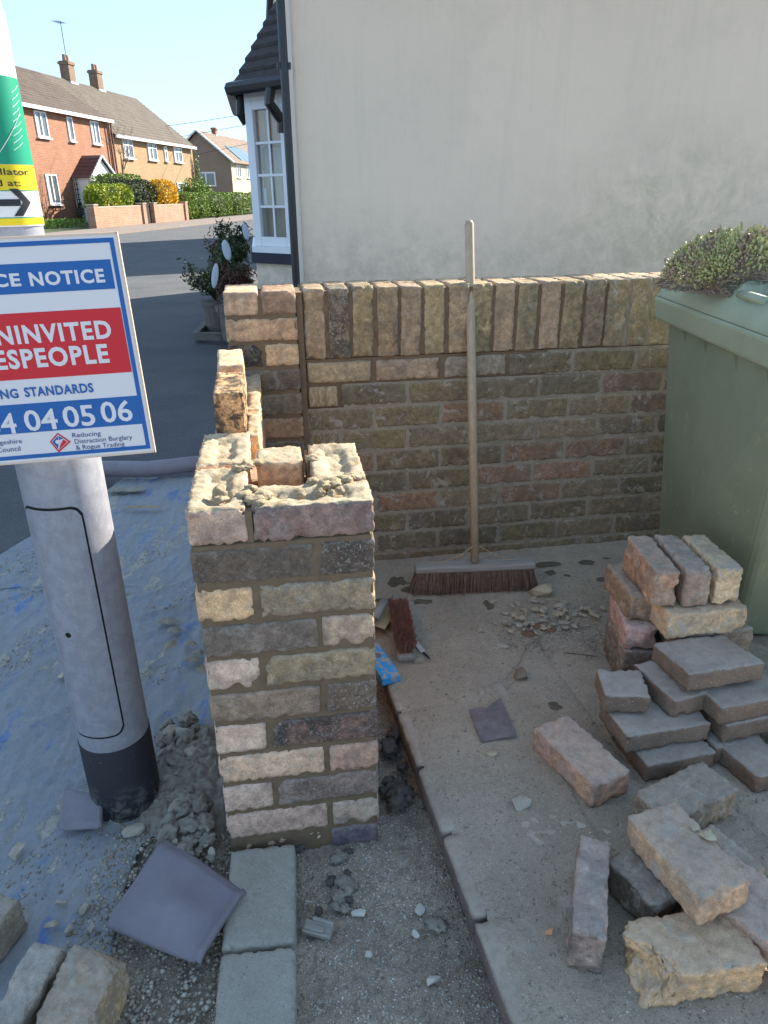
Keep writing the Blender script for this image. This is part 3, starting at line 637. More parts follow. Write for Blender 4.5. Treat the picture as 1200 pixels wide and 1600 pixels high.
# bay: local frame of the house: x along gable, -x is towards the street
def bay():
    b0 = Vector((0, 1.25, 0)); d = Vector((-.64, .77, 0)).normalized(); 
    d = Vector((-math.sin(R(45)), math.cos(R(45)), 0)); Wd = .42; n = Vector((-d.y, d.x, 0)) * 1.0; n = Vector((-math.cos(R(45)), -math.sin(R(45)), 0))
    b1 = b0 + d * Wd; b2 = b1 + Vector((0, 1.3, 0)); b3 = Vector((0, b2.y + Wd * .707, 0))
    poly = [b0, b1, b2, b3]
    sill = .93; head = 1.94
    def panelbox(mb, p, q, z0, z1, dep=.09, out=0.0, lo=0, hi=0, mi=0):
        t = (q - p).normalized(); nn = Vector((-t.y, t.x, 0)) * 1.0   # outward (street side)
        a = p - t * lo + nn * out; b_ = q + t * hi + nn * out; i_ = nn * -dep
        mb.prism([(v.x, v.y) for v in (a, b_, b_ + i_, a + i_)], z0, z1, mi)
    segs = [(b0, b1), (b1, b2), (b2, b3)]
    m = MB(); m.prism([(0.02, b0.y)] + [(v.x, v.y) for v in (b0, b1, b2, b3)] + [(0.02, b3.y)], -.05, sill - .125); m.build('bay_wall', M_RENDER, house)
    m = MB(); ex = [Vector((0, b0.y - .05, 0)), b1 + Vector((-.035, -.03, 0)), b2 + Vector((-.035, .03, 0)), Vector((0, b3.y + .05, 0))]; m.prism([(.02, ex[0].y)] + [(v.x, v.y) for v in ex] + [(.02, ex[3].y)], sill - .125, sill - .045); m.build('sill_band', M_DARKSILL, house)
    m = MB(); m.prism([(.02, ex[0].y + .03)] + [(v.x * .97, v.y) for v in ex] + [(.02, ex[3].y - .03)], sill - .045, sill); m.build('sill', M_UPVC, house)
    m = MB(); m.prism([(.02, b0.y)] + [(v.x, v.y) for v in (b0, b1, b2, b3)] + [(.02, b3.y)], head, head + .07); m.build('fascia', M_UPVC, house)
    t_glass = NT('bay_window_glass'); tr_ = t_glass.n('ShaderNodeBsdfTransparent'); tr_.inputs[0].default_value = (.80, .84, .85, 1); gl_ = t_glass.n('ShaderNodeBsdfGlossy'); gl_.inputs['Roughness'].default_value = .02; gl_.inputs[0].default_value = (.9, .9, .9, 1)
    fr_ = t_glass.n('ShaderNodeLayerWeight'); fr_.inputs[0].default_value = .25; mx_ = t_glass.n('ShaderNodeMixShader'); t_glass.l(t_glass.ramp(fr_.outputs['Facing'], 0, 1, .04, .30), mx_.inputs[0]); t_glass.l(tr_.outputs[0], mx_.inputs[1]); t_glass.l(gl_.outputs[0], mx_.inputs[2]); t_glass.l(mx_.outputs[0], t_glass.out.inputs[0])
    M_CURT = simple('pale_net_curtain', alb(150, 156, 162), .9, .15, 6)
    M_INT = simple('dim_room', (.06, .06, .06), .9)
    for s_, (p, q) in enumerate(segs):
        win = empty('window'); win.parent = house
        t = (q - p).normalized(); ln = (q - p).length; nn = Vector((-t.y, t.x, 0))
        fr = MB()
        def bar(x0, x1, z0, z1, dep=.07, out=.0, mb=fr):
            panelbox(mb, p + t * x0, p + t * x1, z0, z1, dep, out)
        bar(.0, .075, sill, head); bar(ln - .075, ln, sill, head); bar(.0755, ln - .0755, sill, sill + .07); bar(.0755, ln - .0755, head - .06, head)
        fr.build('window_frame', M_UPVC, win, bevel=.004, seg=1)
        g = MB(); bar(.075, ln - .075, sill + .07, head - .06, .006, -.03, g); g.build('glass', t_glass.m, win)
        gb = MB(); nc = 2 if s_ != 1 else 4
        for k in range(1, nc): x = .075 + (ln - .15) * k / nc; bar(x - .009, x + .009, sill + .071, head - .061, .006, -.019, gb)
        for k in range(1, 4): z = sill + .07 + (head - sill - .13) * k / 4; bar(.077, ln - .077, z - .009, z + .009, .006, -.012, gb)
        gb.build('glazing_bar', M_UPVC, win)
        # folds of net curtain
        cm = MB(); n_ = int(ln / .012); v = []
        for k in range(n_ + 1):
            x = ln * (.10 + .86 * k / n_); o_ = -.13 + math.sin(k * 1.3) * .014 + math.sin(k * .37) * .008; P_ = p + t * x + nn * o_; v += [(P_.x, P_.y, sill + .02), (P_.x, P_.y, head - (.05 if s_ else .30))]
        cm.add(v, [(2 * k, 2 * k + 2, 2 * k + 3, 2 * k + 1) for k in range(n_)]); cm.build('curtain', M_CURT, win, smooth=True)
        if s_ == 0:
            bl = MB(); 
            panelbox(bl, p + t * .03, p + t * (ln - .03), head - .30, head - .05, .006, -.050); bl.build('reflection_panel', simple('tan_reflection', alb(200, 160, 128), .8, .12, 8), win)  # tan panel: reflection of the sunlit house opposite, put in as colour
            cd = MB(); panelbox(cd, p + t * .30, p + t * .37, sill + .30, sill + .42, .004, -.045); cd.build('card', M_UPVC, win)
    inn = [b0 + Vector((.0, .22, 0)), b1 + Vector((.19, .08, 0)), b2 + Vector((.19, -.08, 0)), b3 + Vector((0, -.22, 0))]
    m = MB(); m.prism([(.01, inn[0].y)] + [(v.x, v.y) for v in inn] + [(.01, inn[3].y)], sill - .02, head - .01); m.build('dark_room_block', M_INT, house)  # solid dark block; the dimness of the room is put into its colour
    # roof of the bay: courses of dark tiles rising back to the house wall
    rise = .56; cz = head + .07; steps = 7; rm = empty('bay_roof'); rm.parent = house
    E_ = [Vector((.0, b0.y - .26, 0)), b1 + Vector((-.07, -.11, 0)), b2 + Vector((-.07, .11, 0)), Vector((.0, b3.y + .2, 0))]
    T_ = [Vector((.0, b0.y + .40, 0)), Vector((-.02, b0.y + .45, 0)), Vector((-.02, b3.y - .45, 0)), Vector((.0, b3.y - .40, 0))]
    for i in range(steps):
        f0, f1 = i / steps, (i + 1) / steps; z0, z1 = cz + rise * f0 + .02, cz + rise * f1 + .005
        A_ = [E_[k].lerp(T_[k], f0) for k in range(4)]; B_ = [E_[k].lerp(T_[k], min(1, f1 + .02)) for k in range(4)]
        rr = MB(); v = [(p.x, p.y, z0) for p in A_] + [(p.x, p.y, z1) for p in B_] + [(p.x, p.y, z0 + .022) for p in A_] + [(p.x, p.y, z1 + .02) for p in B_]
        f = []
        for k in range(3): f += [(8 + k, 8 + k + 1, 12 + k + 1, 12 + k), (k, k + 1, 8 + k + 1, 8 + k), (k, 4 + k, 4 + k + 1, k + 1)]
        rr.add(v, f); rr.build('tile_course', M_ROOFDARK, rm)
    gt = MB(); gp = [v + Vector((-.02, 0, cz + .0)) for v in E_]; gt.tube([gp[0] + Vector((.05, 0, 0)), gp[1], gp[2], gp[3]], .045, 8); gt.build('gutter', M_BLACKPL, house)
    cr = MB(); cr.tube([(-.10, b0.y - .12, cz - .01), (-.12, b0.y - .12, cz - .12), (-.04, b0.y - .06, cz - .22), (-.04, b0.y - .05, cz - .3)], .036, 8); cr.build('gutter_bracket', M_BLACKPL, house); cr = MB(); cr.tube([b1 + Vector((-.03, .1, cz - .02)), b1 + Vector((-.04, .12, cz - .14)), b1 + Vector((.0, .14, cz - .2))], .03, 8); cr.build('gutter_bracket', M_BLACKPL, house)
bay()

# ================================================================== tarpaulin, membrane, slabs
TP = [G(*p, .0) for p in ((0, 868), (52, 812), (160, 744), (308, 735))]
def tarpz(x, y):
    p = Vector((x, y, 0)); z = -.012 + mnoise.fractal(p * 2.2 + Vector((3, 0, 0)), .8, 2, 2) * .006
    q = Vector((x * .8 + y * .6, (y * .8 - x * .6) * 3.2, 0))
    for k, a_ in ((2.3, .006), (5.3, .003)):
        n_ = mnoise.noise(q * k + Vector((k, 0, 0))); z += a_ * math.exp(-(n_ / .07) ** 2)      # narrow folds
    q2 = Vector((x * 2.4, y * .7 + x * .3, 9)); z += .003 * math.exp(-(mnoise.noise(q2 * 4) / .04) ** 2)
    return z + mnoise.fractal(p * 38, .7, 2, 3) * .0016
def tpoly():
    nx, ny = 150, 170; vs_ = []; fs = []
    # left edge and right edge lines by y
    yb, yt = .55, 3.42
    for j in range(ny + 1):
        t = j / ny; y = yb + (yt - yb) * t
        xl = -1.85 if y < 2.3 else -1.62 + (y - 2.3) * .27
        xr = -.545 + max(0, (1.02 - y)) * .18 if y < 1.15 else (-.545 + (y - 1.15) * 1.1 if y < 1.27 else min(-.345 - .148 * (y - 1.15) + .0, -.41 - .05 * max(0, y - 1.27)))
        if y >= 1.27: xr = -.415 - .148 * (y - 1.27)
        for i in range(nx + 1):
            x = xl + (xr - xl) * i / nx + (mnoise.noise(Vector((0, y * 6, 2))) * .02 if i in (0,) else 0)
            vs_.append((x, y, tarpz(x, y)))
    for j in range(ny):
        for i in range(nx):
            a = j * (nx + 1) + i; fs.append((a, a + 1, a + nx + 2, a + nx + 1))
    return mesh('plastic_sheet', vs_, fs, True)
tarp = link('plastic_sheet', tpoly(), M_TARP); tag(tarp, 'dusty blue plastic sheet spread on the ground under the lamp post', 'plastic sheet')
m = tarp.modifiers.new('thick', 'SOLIDIFY'); m.thickness = .002; m.offset = 1
rp = [G(150, 732, .05), G(230, 733, .05), G(330, 722, .05)]; rp = [rp[0] + (rp[0] - rp[2]) * .45] + rp
roll = MB(); roll.tube(rp, .040, 20); ro = roll.build('membrane_roll', M_MEMBRANE, smooth=True); tag(ro, 'grey blue rolled edge of membrane lying behind the post at the tarpaulin far edge', 'roll')
tag(link('edging_strip', mesh('edging_strip', [], []), M_MEMBRANE), kind='stuff') if False else None

slabm = [brick_mesh('paving_slab', .225, .138, .06, 400 + i, res=.007, r=.005, amp=.0014, chips=7, chipr=(.006, .014), mats=(M_SLAB,), wob=.001) for i in range(2)]
s1 = [G(360, 1335, .02), G(460, 1328, .02), G(462, 1475, .02), G(338, 1495, .02)]
sdirv = (G(462, 1340, .02) - G(462, 1600, .02)); sa = math.atan2(sdirv.y, sdirv.x)
e1 = G(462, 1475, .02); right = Vector((sdirv.normalized().y, -sdirv.normalized().x, 0)); fw = sdirv.normalized()
for k, (off, lab) in enumerate(((fw * .116, 'pale concrete slab against the foot of the brick pillar'), (-fw * .116, 'pale concrete slab nearest the camera, next after the one at the pillar'))):
    c = e1 + off - right * .069; o = link('paving_slab', slabm[k], None, None, (c.x, c.y, -.008), (R(.6) * k, 0, sa)); tag(o, lab, 'paving slab')

# curled offcuts of membrane
def flap(name, C4, lab, lift, bumps, curl, seed=0):
    """C4: left, top, right, bottom corners on the ground; the sheet bulges over what is under it and rolls under at its right end"""
    n = 34; vs_ = []; fs = []; l_, t_, r_, b_ = C4; ax = (r_ - t_).normalized()
    for j in range(n + 1):
        for i in range(n + 1):
            s_, t2 = i / n, j / n; p = (t_.lerp(r_, s_)).lerp(l_.lerp(b_, s_), t2)
            z = lift + mnoise.noise(Vector((s_ * 1.6 + seed, t2 * 1.6, 0))) * .008 + bumps * math.exp(-((s_ - .55) ** 2 * 14 + (t2 - .62) ** 2 * 20))
            e = max(0, s_ - .9) / .1
            if e > 0: th = e * 3.0; q = (t_.lerp(r_, .9)).lerp(l_.lerp(b_, .9), t2); d = (p - q).normalized() if (p - q).length > 1e-5 else ax; p = q + d * math.sin(th) * curl; z += curl * (math.cos(th) - 1) + curl
            e2 = min(1, t2 / .12) if t2 < .12 else 1
            z -= (1 - e2) * lift * .4; z -= max(0, t2 - .9) * lift * 3
            vs_.append((p.x, p.y, z))
    for j in range(n):
        for i in range(n): a = j * (n + 1) + i; fs.append((a, a + n + 1, a + n + 2, a + 1))
    o = link(name, mesh(name, vs_, fs, True), M_MEMBRANE); md = o.modifiers.new('thick', 'SOLIDIFY'); md.thickness = .0025; md.offset = 1
    return tag(o, lab, 'membrane')
flap('membrane_flap', [G(*p, .035) for p in ((165, 1448), (258, 1306), (392, 1394), (320, 1506))], 'square grey blue offcut of membrane curling over the concrete slab', .038, .016, .009)
flap('membrane_flap', [G(*p, .03) for p in ((92, 1290), (100, 1228), (165, 1240), (160, 1290))], 'small curled flap of grey blue membrane at the left foot of the black post sleeve', .03, .0, .006, 5)

# ================================================================== lamp post with notice and sticker
PC = Vector((-.617, 1.290, 0))
post = empty('lamp_post', PC, 0, 'galvanised steel lamp post with a wide door section and a black sleeved foot', 'lamp post')
def lathe(name, prof, mat, par, n=56, smooth=True):
    v = []; f = []
    for r_, z in prof:
        for k in range(n): a = 2 * math.pi * k / n; v.append((r_ * math.cos(a), r_ * math.sin(a), z))
    for i in range(len(prof) - 1):
        for k in range(n): f.append((i * n + k, i * n + (k + 1) % n, (i + 1) * n + (k + 1) % n, (i + 1) * n + k))
    me = mesh(name, v, f, smooth); return link(name, me, mat, par)
lathe('base_section', [(.0755, .19), (.0755, 1.12), (.066, 1.16), (.052, 1.19)], M_GALV, post)
lathe('shaft', [(.0500, 1.17), (.0485, 3.0), (.045, 5.2), (.0, 5.2)], M_GALV, post)
lathe('black_sleeve', [(.0775, -.06), (.0772, .196), (.0755, .197)], M_SLEEVE, post)
# door panel: a raised curved plate with a thin black gap round it
def curved_plate(name, a0, a1, z0, z1, r_, mat, par, rc=.02, thick=.0015):
    n, mz = 26, 30; v = []; f = []
    for j in range(mz + 1):
        for i in range(n + 1):
            s, t = i / n, j / mz; a = a0 + (a1 - a0) * s; z = z0 + (z1 - z0) * t
            hx = r_ * (a1 - a0) / 2; hz = (z1 - z0) / 2; x = (s - .5) * 2 * hx; zz = (t - .5) * 2 * hz
            cx, cz = abs(x) - (hx - rc), abs(zz) - (hz - rc)
            if cx > 0 and cz > 0:
                d = math.hypot(cx, cz)
                if d > rc: k = rc / d; x = math.copysign(hx - rc + cx * k, x); zz = math.copysign(hz - rc + cz * k, zz)
            a = (a0 + a1) / 2 + x / r_; z = (z0 + z1) / 2 + zz
            v.append(((r_ + thick) * math.cos(a), (r_ + thick) * math.sin(a), z))
    for j in range(mz):
        for i in range(n): q = j * (n + 1) + i; f.append((q, q + 1, q + n + 2, q + n + 1))
    return link(name, mesh(name, v, f, True), mat, par)
toc = math.atan2(-PC.y, -PC.x)      # direction from post to the camera
pp = G(0, 0, 0) if False else None
curved_plate('door_gap', toc - R(78), toc + R(17.6), .2365, .7765, .0755, M_DARKGAP, post, .024, .0004)
curved_plate('door', toc - R(76), toc + R(14.6), .2415, .7715, .0755, M_GALV, post, .022, .0012)
hl = MB(); c_ = Vector((math.cos(toc - R(38)), math.sin(toc - R(38)), 0)); hl.tube([c_ * .0755 + Vector((0, 0, .50)), c_ * .0774 + Vector((0, 0, .50))], .006, 12); hl.build('lock_hole', M_DARKGAP, post)

# notice: plane fixed to the front of the post
SY = 1.185; SN = Vector((-math.sin(R(-6)) * 1.0, -math.cos(R(6)), 0)); SN = Vector((math.sin(R(9)), -math.cos(R(9)), 0)).normalized()
SP = Vector((-.55, SY, 1.07))
tr, br, tl_, bl_ = [Vp(*p, SP, SN) for p in ((183, 363), (243, 706), (0, 371), (0, 727))]
ydir = (tr - br).normalized(); xdir = ydir.cross(SN).normalized() * 1.0
if xdir.x < 0: xdir = -xdir
SH = (tr - br).length
def sg(u, v):
    p = Vp(u, v, SP, SN) - br; return (p.dot(xdir), p.dot(ydir))
SW = .42
SM = Matrix((xdir, ydir, SN)).transposed().to_4x4(); SM.translation = br
notice = empty('notice_sign', (0, 0, 0), 0, 'white rectangular police notice with blue and red banners fixed across the lamp post', 'sign')
notice.matrix_world = SM
def splate(name, x0, y0, x1, y1, z, mat, th=.0006):
    return MB().box(((x0 + x1) / 2, (y0 + y1) / 2, z + th / 2), (abs(x1 - x0), abs(y1 - y0), th)).build(name, mat, notice)
MB().box((-SW / 2, SH / 2, -.002), (SW, SH, .004)).build('sign_board', [M_SIGNWHITE], notice, bevel=.001, seg=1)
MB().box((-.0012, SH / 2, -.002), (.0032, SH + .002, .006)).box((-SW / 2, .0008, -.002), (SW, .003, .006)).box((-SW / 2, SH - .0008, -.002), (SW, .003, .006)).build('sign_rim', M_SIGNEDGE, notice)
ins, bw = .0072, .0068
bd = MB()
for (x0, y0, x1, y1) in ((-SW + ins, ins, -ins, ins + bw), (-SW + ins, SH - ins - bw, -ins, SH - ins), (-ins - bw, ins + bw, -ins, SH - ins - bw), (-SW + ins, ins + bw, -SW + ins + bw, SH - ins - bw)):
    bd.box(((x0 + x1) / 2, (y0 + y1) / 2, .0005), (x1 - x0, y1 - y0, .0006))
bd.build('blue_border', M_SIGNBLUE, notice)
def band(name, pr_top, pr_bot, mat, xr=None):
    x1, y1 = sg(*pr_top); x2, y2 = sg(*pr_bot); xr = min(x1, x2) if xr is None else xr
    splate(name, -SW - (min(x1, x2)), y2, max(x1, x2), y1, .0003, mat, .0004); return y1, y2
band('blue_band', (172, 405), (178, 451), M_SIGNBLUE); band('red_band', (188, 480), (205, 581), M_SIGNRED); band('blue_number_band', (214, 618), (221, 662), M_SIGNBLUE)
def text(s, mat, M, height, width=None, parent=None, name='lettering', bold=.0, off=.0, ref=None, align='RIGHT', warp=None, space=1.0):
    cu = bpy.data.curves.new(name, 'FONT'); cu.body = s; cu.align_x = 'LEFT'; cu.size = 1; cu.offset = bold; cu.space_character = space; cu.resolution_u = 3
    to = bpy.data.objects.new(name, cu); COL.objects.link(to); bpy.context.view_layer.update()
    me = bpy.data.meshes.new_from_object(to.evaluated_get(bpy.context.evaluated_depsgraph_get())); bpy.data.objects.remove(to)
    co = np.zeros(len(me.vertices) * 3); me.vertices.foreach_get('co', co); co = co.reshape(-1, 3)
    capH = .729
    x0, x1 = co[:, 0].min(), co[:, 0].max()
    sx = (width / (x1 - x0)) if width else height / capH
    co[:, 0] = (co[:, 0] - (x1 if align == 'RIGHT' else x0)) * sx; co[:, 1] *= height / capH
    me.vertices.foreach_set('co', co.ravel()); me.update()
    me.materials.clear(); me.materials.append(mat)
    if warp: 
        for v in me.vertices: v.co = warp(v.co)
    o = link(name, me, None, parent); o.matrix_local = M; return o
def signtext(s, mat, ur, vr, cap_px, ul=None, bold=.03, space=1.0):
    x, y = sg(ur, vr); x2, y2 = sg(ur, vr - cap_px); hgt = y2 - y
    wd = None
    if ul is not None: wd = x - sg(ul, vr)[0]
    text(s, mat, Matrix.Translation((x, y, .0011)), hgt, wd, notice, 'lettering', bold, space=space)
signtext('NOTICE', M_SIGNWHITE, 165, 440, 21, 47, .034, 1.12); signtext('POLICE', M_SIGNWHITE, 34, 446, 20, -90, .034, 1.12)
signtext('UNINVITED', M_SIGNWHITE, 176, 527, 28, -36, .034, 1.14); signtext('NO', M_SIGNWHITE, -50, 544, 28, -100, .02, 1.08); signtext('SALESPEOPLE', M_SIGNWHITE, 172, 565, 29, -80, .034, 1.14)
signtext('STANDARDS', M_SIGNBLUE, 147, 612, 14.5, 38, .03, 1.1); signtext('TRADING', M_SIGNBLUE, 30, 621, 14.5, -60, .03, 1.1)
signtext('06', M_SIGNWHITE, 209, 656, 33, 160, .016); signtext('05', M_SIGNWHITE, 151, 663, 33, 101, .016); signtext('04', M_SIGNWHITE, 93, 669, 33, 41, .016); signtext('08454', M_SIGNWHITE, 29, 676, 33, -96, .016)
signtext('Reducing', M_SIGNNAVY, 158, 680, 7.5, 113, .0); signtext('Distraction Burglary', M_SIGNNAVY, 207, 686, 7.5, 116, .0); signtext('& Rogue Trading', M_SIGNNAVY, 195, 696.5, 7.5, 118, .0)
signtext('Cambridgeshire', M_SIGNNAVY, 35, 692, 7.5, -44, .0); signtext('County Council', M_SIGNNAVY, 33, 704, 8, -46, .0)
# diamond emblem
def quadpx(name, pts, mat, z): 
    P_ = [sg(*p) for p in pts]; MB().prism(P_, z, z + .0004).build(name, mat, notice)
quadpx('emblem', [(78, 690), (92, 707), (111, 690), (90, 676)], M_SIGNRED, .0003); quadpx('emblem', [(81, 690), (92, 703), (107, 690), (91, 679)], M_SIGNWHITE, .0008); quadpx('emblem', [(82, 690), (91, 701), (92, 690), (90.5, 681)], M_SIGNBLUE, .0013); quadpx('emblem', [(92.5, 702), (105.5, 690), (99, 686), (95, 694)], M_SIGNRED, .0013); quadpx('emblem', [(91.5, 680.5), (99, 685), (93, 687)], M_SIGNBLUE, .0013)
x_, y_ = sg(90.5, 690); MB().prism([(x_ + .0038 * math.cos(a), y_ + .0038 * math.sin(a)) for a in [k * math.pi / 6 for k in range(12)]], .0018, .0021).build('emblem', M_SIGNWHITE, notice)

# sticker wrapped round the upper shaft
stk = empty('defibrillator_sticker', (PC.x, PC.y, 0), 0, 'green yellow and white defibrillator direction sticker wrapped round the lamp post above the notice', 'sticker')
SR = .0517
def zpost(v, u=30):   # height on the post surface seen at pixel row v
    c2 = Vector((math.cos(toc), math.sin(toc), 0)); return Vp(u, v, PC + c2 * .05, c2).z
def wrap(name, z0, z1, mat, r_=SR, a0=-170, a1=170, par=stk):
    n = 64; v = []; f = []
    for k in range(n + 1):
        a = toc + R(a0 + (a1 - a0) * k / n); v += [(r_ * math.cos(a), r_ * math.sin(a), z0), (r_ * math.cos(a), r_ * math.sin(a), z1)]
    for k in range(n): f.append((2 * k, 2 * k + 2, 2 * k + 3, 2 * k + 1))
    return link(name, mesh(name, v, f, True), mat, par)
zb = zpost(352); z1_, z2_, z3_, z4_ = zpost(341), zpost(297), zpost(257), zpost(118)
wrap('white_panel', zb - .002, zpost(10), M_STKWHITE)
wrap('yellow_strip', zb, z1_, M_STKYELLOW, SR + .0004); wrap('yellow_panel', z2_, z3_, M_STKYELLOW, SR + .0004); wrap('green_panel', z3_ + .0005, z4_, M_STKGREEN, SR + .0004)
wrap('green_line', z1_, z1_ + .0015, M_STKGREEN, SR + .0004); wrap('green_line', z2_ - .0015, z2_, M_STKGREEN, SR + .0004)
def cyl(z, r_=SR + .0009, ang0=0):
    def f(co):
        a = toc + ang0 + co.x / r_; return Vector((r_ * math.cos(a), r_ * math.sin(a), z + co.y))
    return f
hh = z3_ - z2_
text('defibrillator', M_STKBLACK, Matrix(), hh * .26, .105, stk, align='RIGHT', warp=cyl(z2_ + hh * .60, ang0=R(52)), bold=.01)
text('located at:', M_STKBLACK, Matrix(), hh * .26, .088, stk, align='RIGHT', warp=cyl(z2_ + hh * .16, ang0=R(30)), bold=.01)
zm = (z1_ + z2_) / 2; ah = (z2_ - z1_)
def warpmesh(pts, faces, name, mat, z, rr=SR + .0008, ang0=0):
    """flat print (x along the wrap, y up) bent round the post"""
    bm = bmesh.new(); vs_ = [bm.verts.new((p[0], p[1], 0)) for p in pts]
    for f in faces: bm.faces.new([vs_[i] for i in f])
    bmesh.ops.triangulate(bm, faces=bm.faces[:]); 
    for _ in range(3): bmesh.ops.subdivide_edges(bm, edges=bm.edges[:], cuts=1, use_grid_fill=True)
    wf = cyl(z, rr, ang0)
    for v in bm.verts: v.co = wf(v.co)
    me = bpy.data.meshes.new(name); bm.to_mesh(me); bm.free(); me.materials.append(mat); return link(name, me, None, stk)
warpmesh([(-.06, -.005), (.022, -.005), (.022, .005), (-.06, .005)], [(0, 1, 2, 3)], 'arrow', M_STKBLACK, zm + ah * .06)
warpmesh([(.008, .020), (.022, .020), (.040, 0), (.022, -.020), (.008, -.020), (.026, 0)], [(0, 5, 2, 1), (5, 4, 3, 2)], 'arrow', M_STKBLACK, zm + ah * .06, SR + .0012)
zc = (z3_ + z4_) / 2 + .01
warpmesh([(-.018 + .032 * math.cos(a), .042 * math.sin(a)) for a in [k * math.pi / 12 for k in range(24)]], [tuple(range(24))], 'white_disc', M_STKWHITE, zc)
lb = MB()
for k in range(9):
    z = z3_ + .02 + k * .010; a = toc + R(30 + k * 2.2)
    def cp(a, z, r_=SR + .001): return Vector((r_ * math.cos(a), r_ * math.sin(a), z))
    lb.tube([cp(a, z), cp(a + R(12), z + .006), cp(a + R(22), z + .012)], .0004, 4)
lb.tube([cp(toc + R(t), z3_ + .01 + .0011 * t) for t in range(5, 60, 6)], .0005, 4)
lb.build('white_linework', M_STKWHITE, stk)

# ================================================================== broom against the wall
btop = Vector((.268, 2.42, 1.22)); bbot = Vector((.297, 2.075, .175))
bt2 = Vp(733, 345, (0, 2.42, 0), (0, 1, 0)); btop = Vector((bt2.x, 2.42, bt2.z)); 
hd0 = G(742, 878, .175); bbot = Vector((hd0.x, hd0.y, .175))
broom = empty('broom', (bbot.x, bbot.y, DZ), R(3.5), 'wooden yard broom with a reddish brush head leaning upright against the old brick wall', 'broom')
hwid = (G(838, 880, .17) - G(650, 888, .17)).length
inv = Matrix.Translation((bbot.x, bbot.y, DZ)) @ Matrix.Rotation(R(3.5), 4, 'Z'); inv = inv.inverted()
MB().tube([inv @ (bbot - Vector((0, 0, .0))), inv @ bbot.lerp(btop, .5), inv @ btop.lerp(bbot, .01), inv @ btop], [.0135, .0145, .0145, .010], 16).build('handle', M_HANDLE, broom, smooth=True)
MB().box((0, 0, .091), (hwid, .050, .023)).build('broom_head', M_BROOMHEAD, broom, bevel=.006)
def bristles(name, lx, ly, hz, n, flare, mat, par, z0, tip=0.0, seed=1):
    r0 = random.Random(seed); v = []; f = []
    for k in range(n):
        x = r0.uniform(-.5, .5); y = r0.uniform(-.5, .5); bx = (round(x * 34) / 34 + r0.gauss(0, .006)) * lx; by = y * ly * .8
        tx = x * lx + (x * 2) ** 3 * flare + r0.gauss(0, .004); ty = y * ly + y * flare + r0.gauss(0, .004) + tip; tz = z0 - hz * r0.uniform(.86, 1.0)
        w_ = .0011; a = r0.uniform(0, 3.14); dx, dy = w_ * math.cos(a), w_ * math.sin(a); b = len(v)
        mx, my, mz = (bx + tx) / 2, (by + ty) / 2, (z0 + tz) / 2
        v += [(bx - dx, by - dy, z0), (bx + dx, by + dy, z0), (mx + dx, my + dy, mz), (mx - dx, my - dy, mz), (tx + dx * .5, ty + dy * .5, tz), (tx - dx * .5, ty - dy * .5, tz)]
        f += [(b, b + 1, b + 2, b + 3), (b + 3, b + 2, b + 4, b + 5)]
    return link(name, mesh(name, v, f), mat, par)
o = bristles('bristles', hwid - .015, .05, .078, 5200, .02, M_BRISTLE, broom, .080); tag(o, kind='stuff')
MB().box((0, 0, .05), (hwid - .03, .036, .055)).build('bristle_core', M_BRISTLE, broom)
wr_ = MB(); 
for s in (-1, 1): wr_.tube([Vector((0, 0, .17)) + Vector((s * .012, -.012, 0)), Vector((s * .05, -.02, .145)), Vector((s * .105, -.005, .112)), Vector((s * .13, 0, .108))], .0012, 5)
wr_.build('brace_wire', simple('thin_wire', alb(130, 122, 104), .5, .1), broom)

# ================================================================== wheelie bin with a clump of sedum on its lid
bn = empty('wheelie_bin', (1.16, 1.88, DZ - .024), R(0), 'large dark green wheelie bin with a lighter green lid standing at the wall', 'wheelie bin')
def frustum(mb, b, t, z0, z1, mi=0):  # b,t : (x0,x1,y0,y1)
    mb.add([(b[0], b[2], z0), (b[1], b[2], z0), (b[1], b[3], z0), (b[0], b[3], z0), (t[0], t[2], z1), (t[1], t[2], z1), (t[1], t[3], z1), (t[0], t[3], z1)], [(0, 3, 2, 1), (4, 5, 6, 7), (0, 1, 5, 4), (1, 2, 6, 5), (2, 3, 7, 6), (3, 0, 4, 7)], mi)
bd_ = MB(); bd_.add([(-.115, -.06, .03), (.25, -.10, .03), (.24, .31, .03), (-.222, .31, .03), (-.295, -.41, .915), (.27, -.41, .915), (.27, .345, .915), (-.295, .345, .915)], [(0, 3, 2, 1), (4, 5, 6, 7), (0, 1, 5, 4), (1, 2, 6, 5), (2, 3, 7, 6), (3, 0, 4, 7)]); bd_.build('body', M_BIN, bn, bevel=.022, seg=3)
rm = MB(); frustum(rm, (-.325, .30, -.435, .37), (-.335, .31, -.445, .38), .895, .965); rm.build('rim', M_BINLID, bn, bevel=.012, seg=3)
M_RIBS = M_BIN
for yy in (.20, .06, -.12, -.28):
    rb = MB(); frustum(rb, (-.287, -.279, yy - .003, yy + .003), (-.304, -.28, yy - .004, yy + .004), .845, .893); rb.build('rib', M_RIBS, bn)
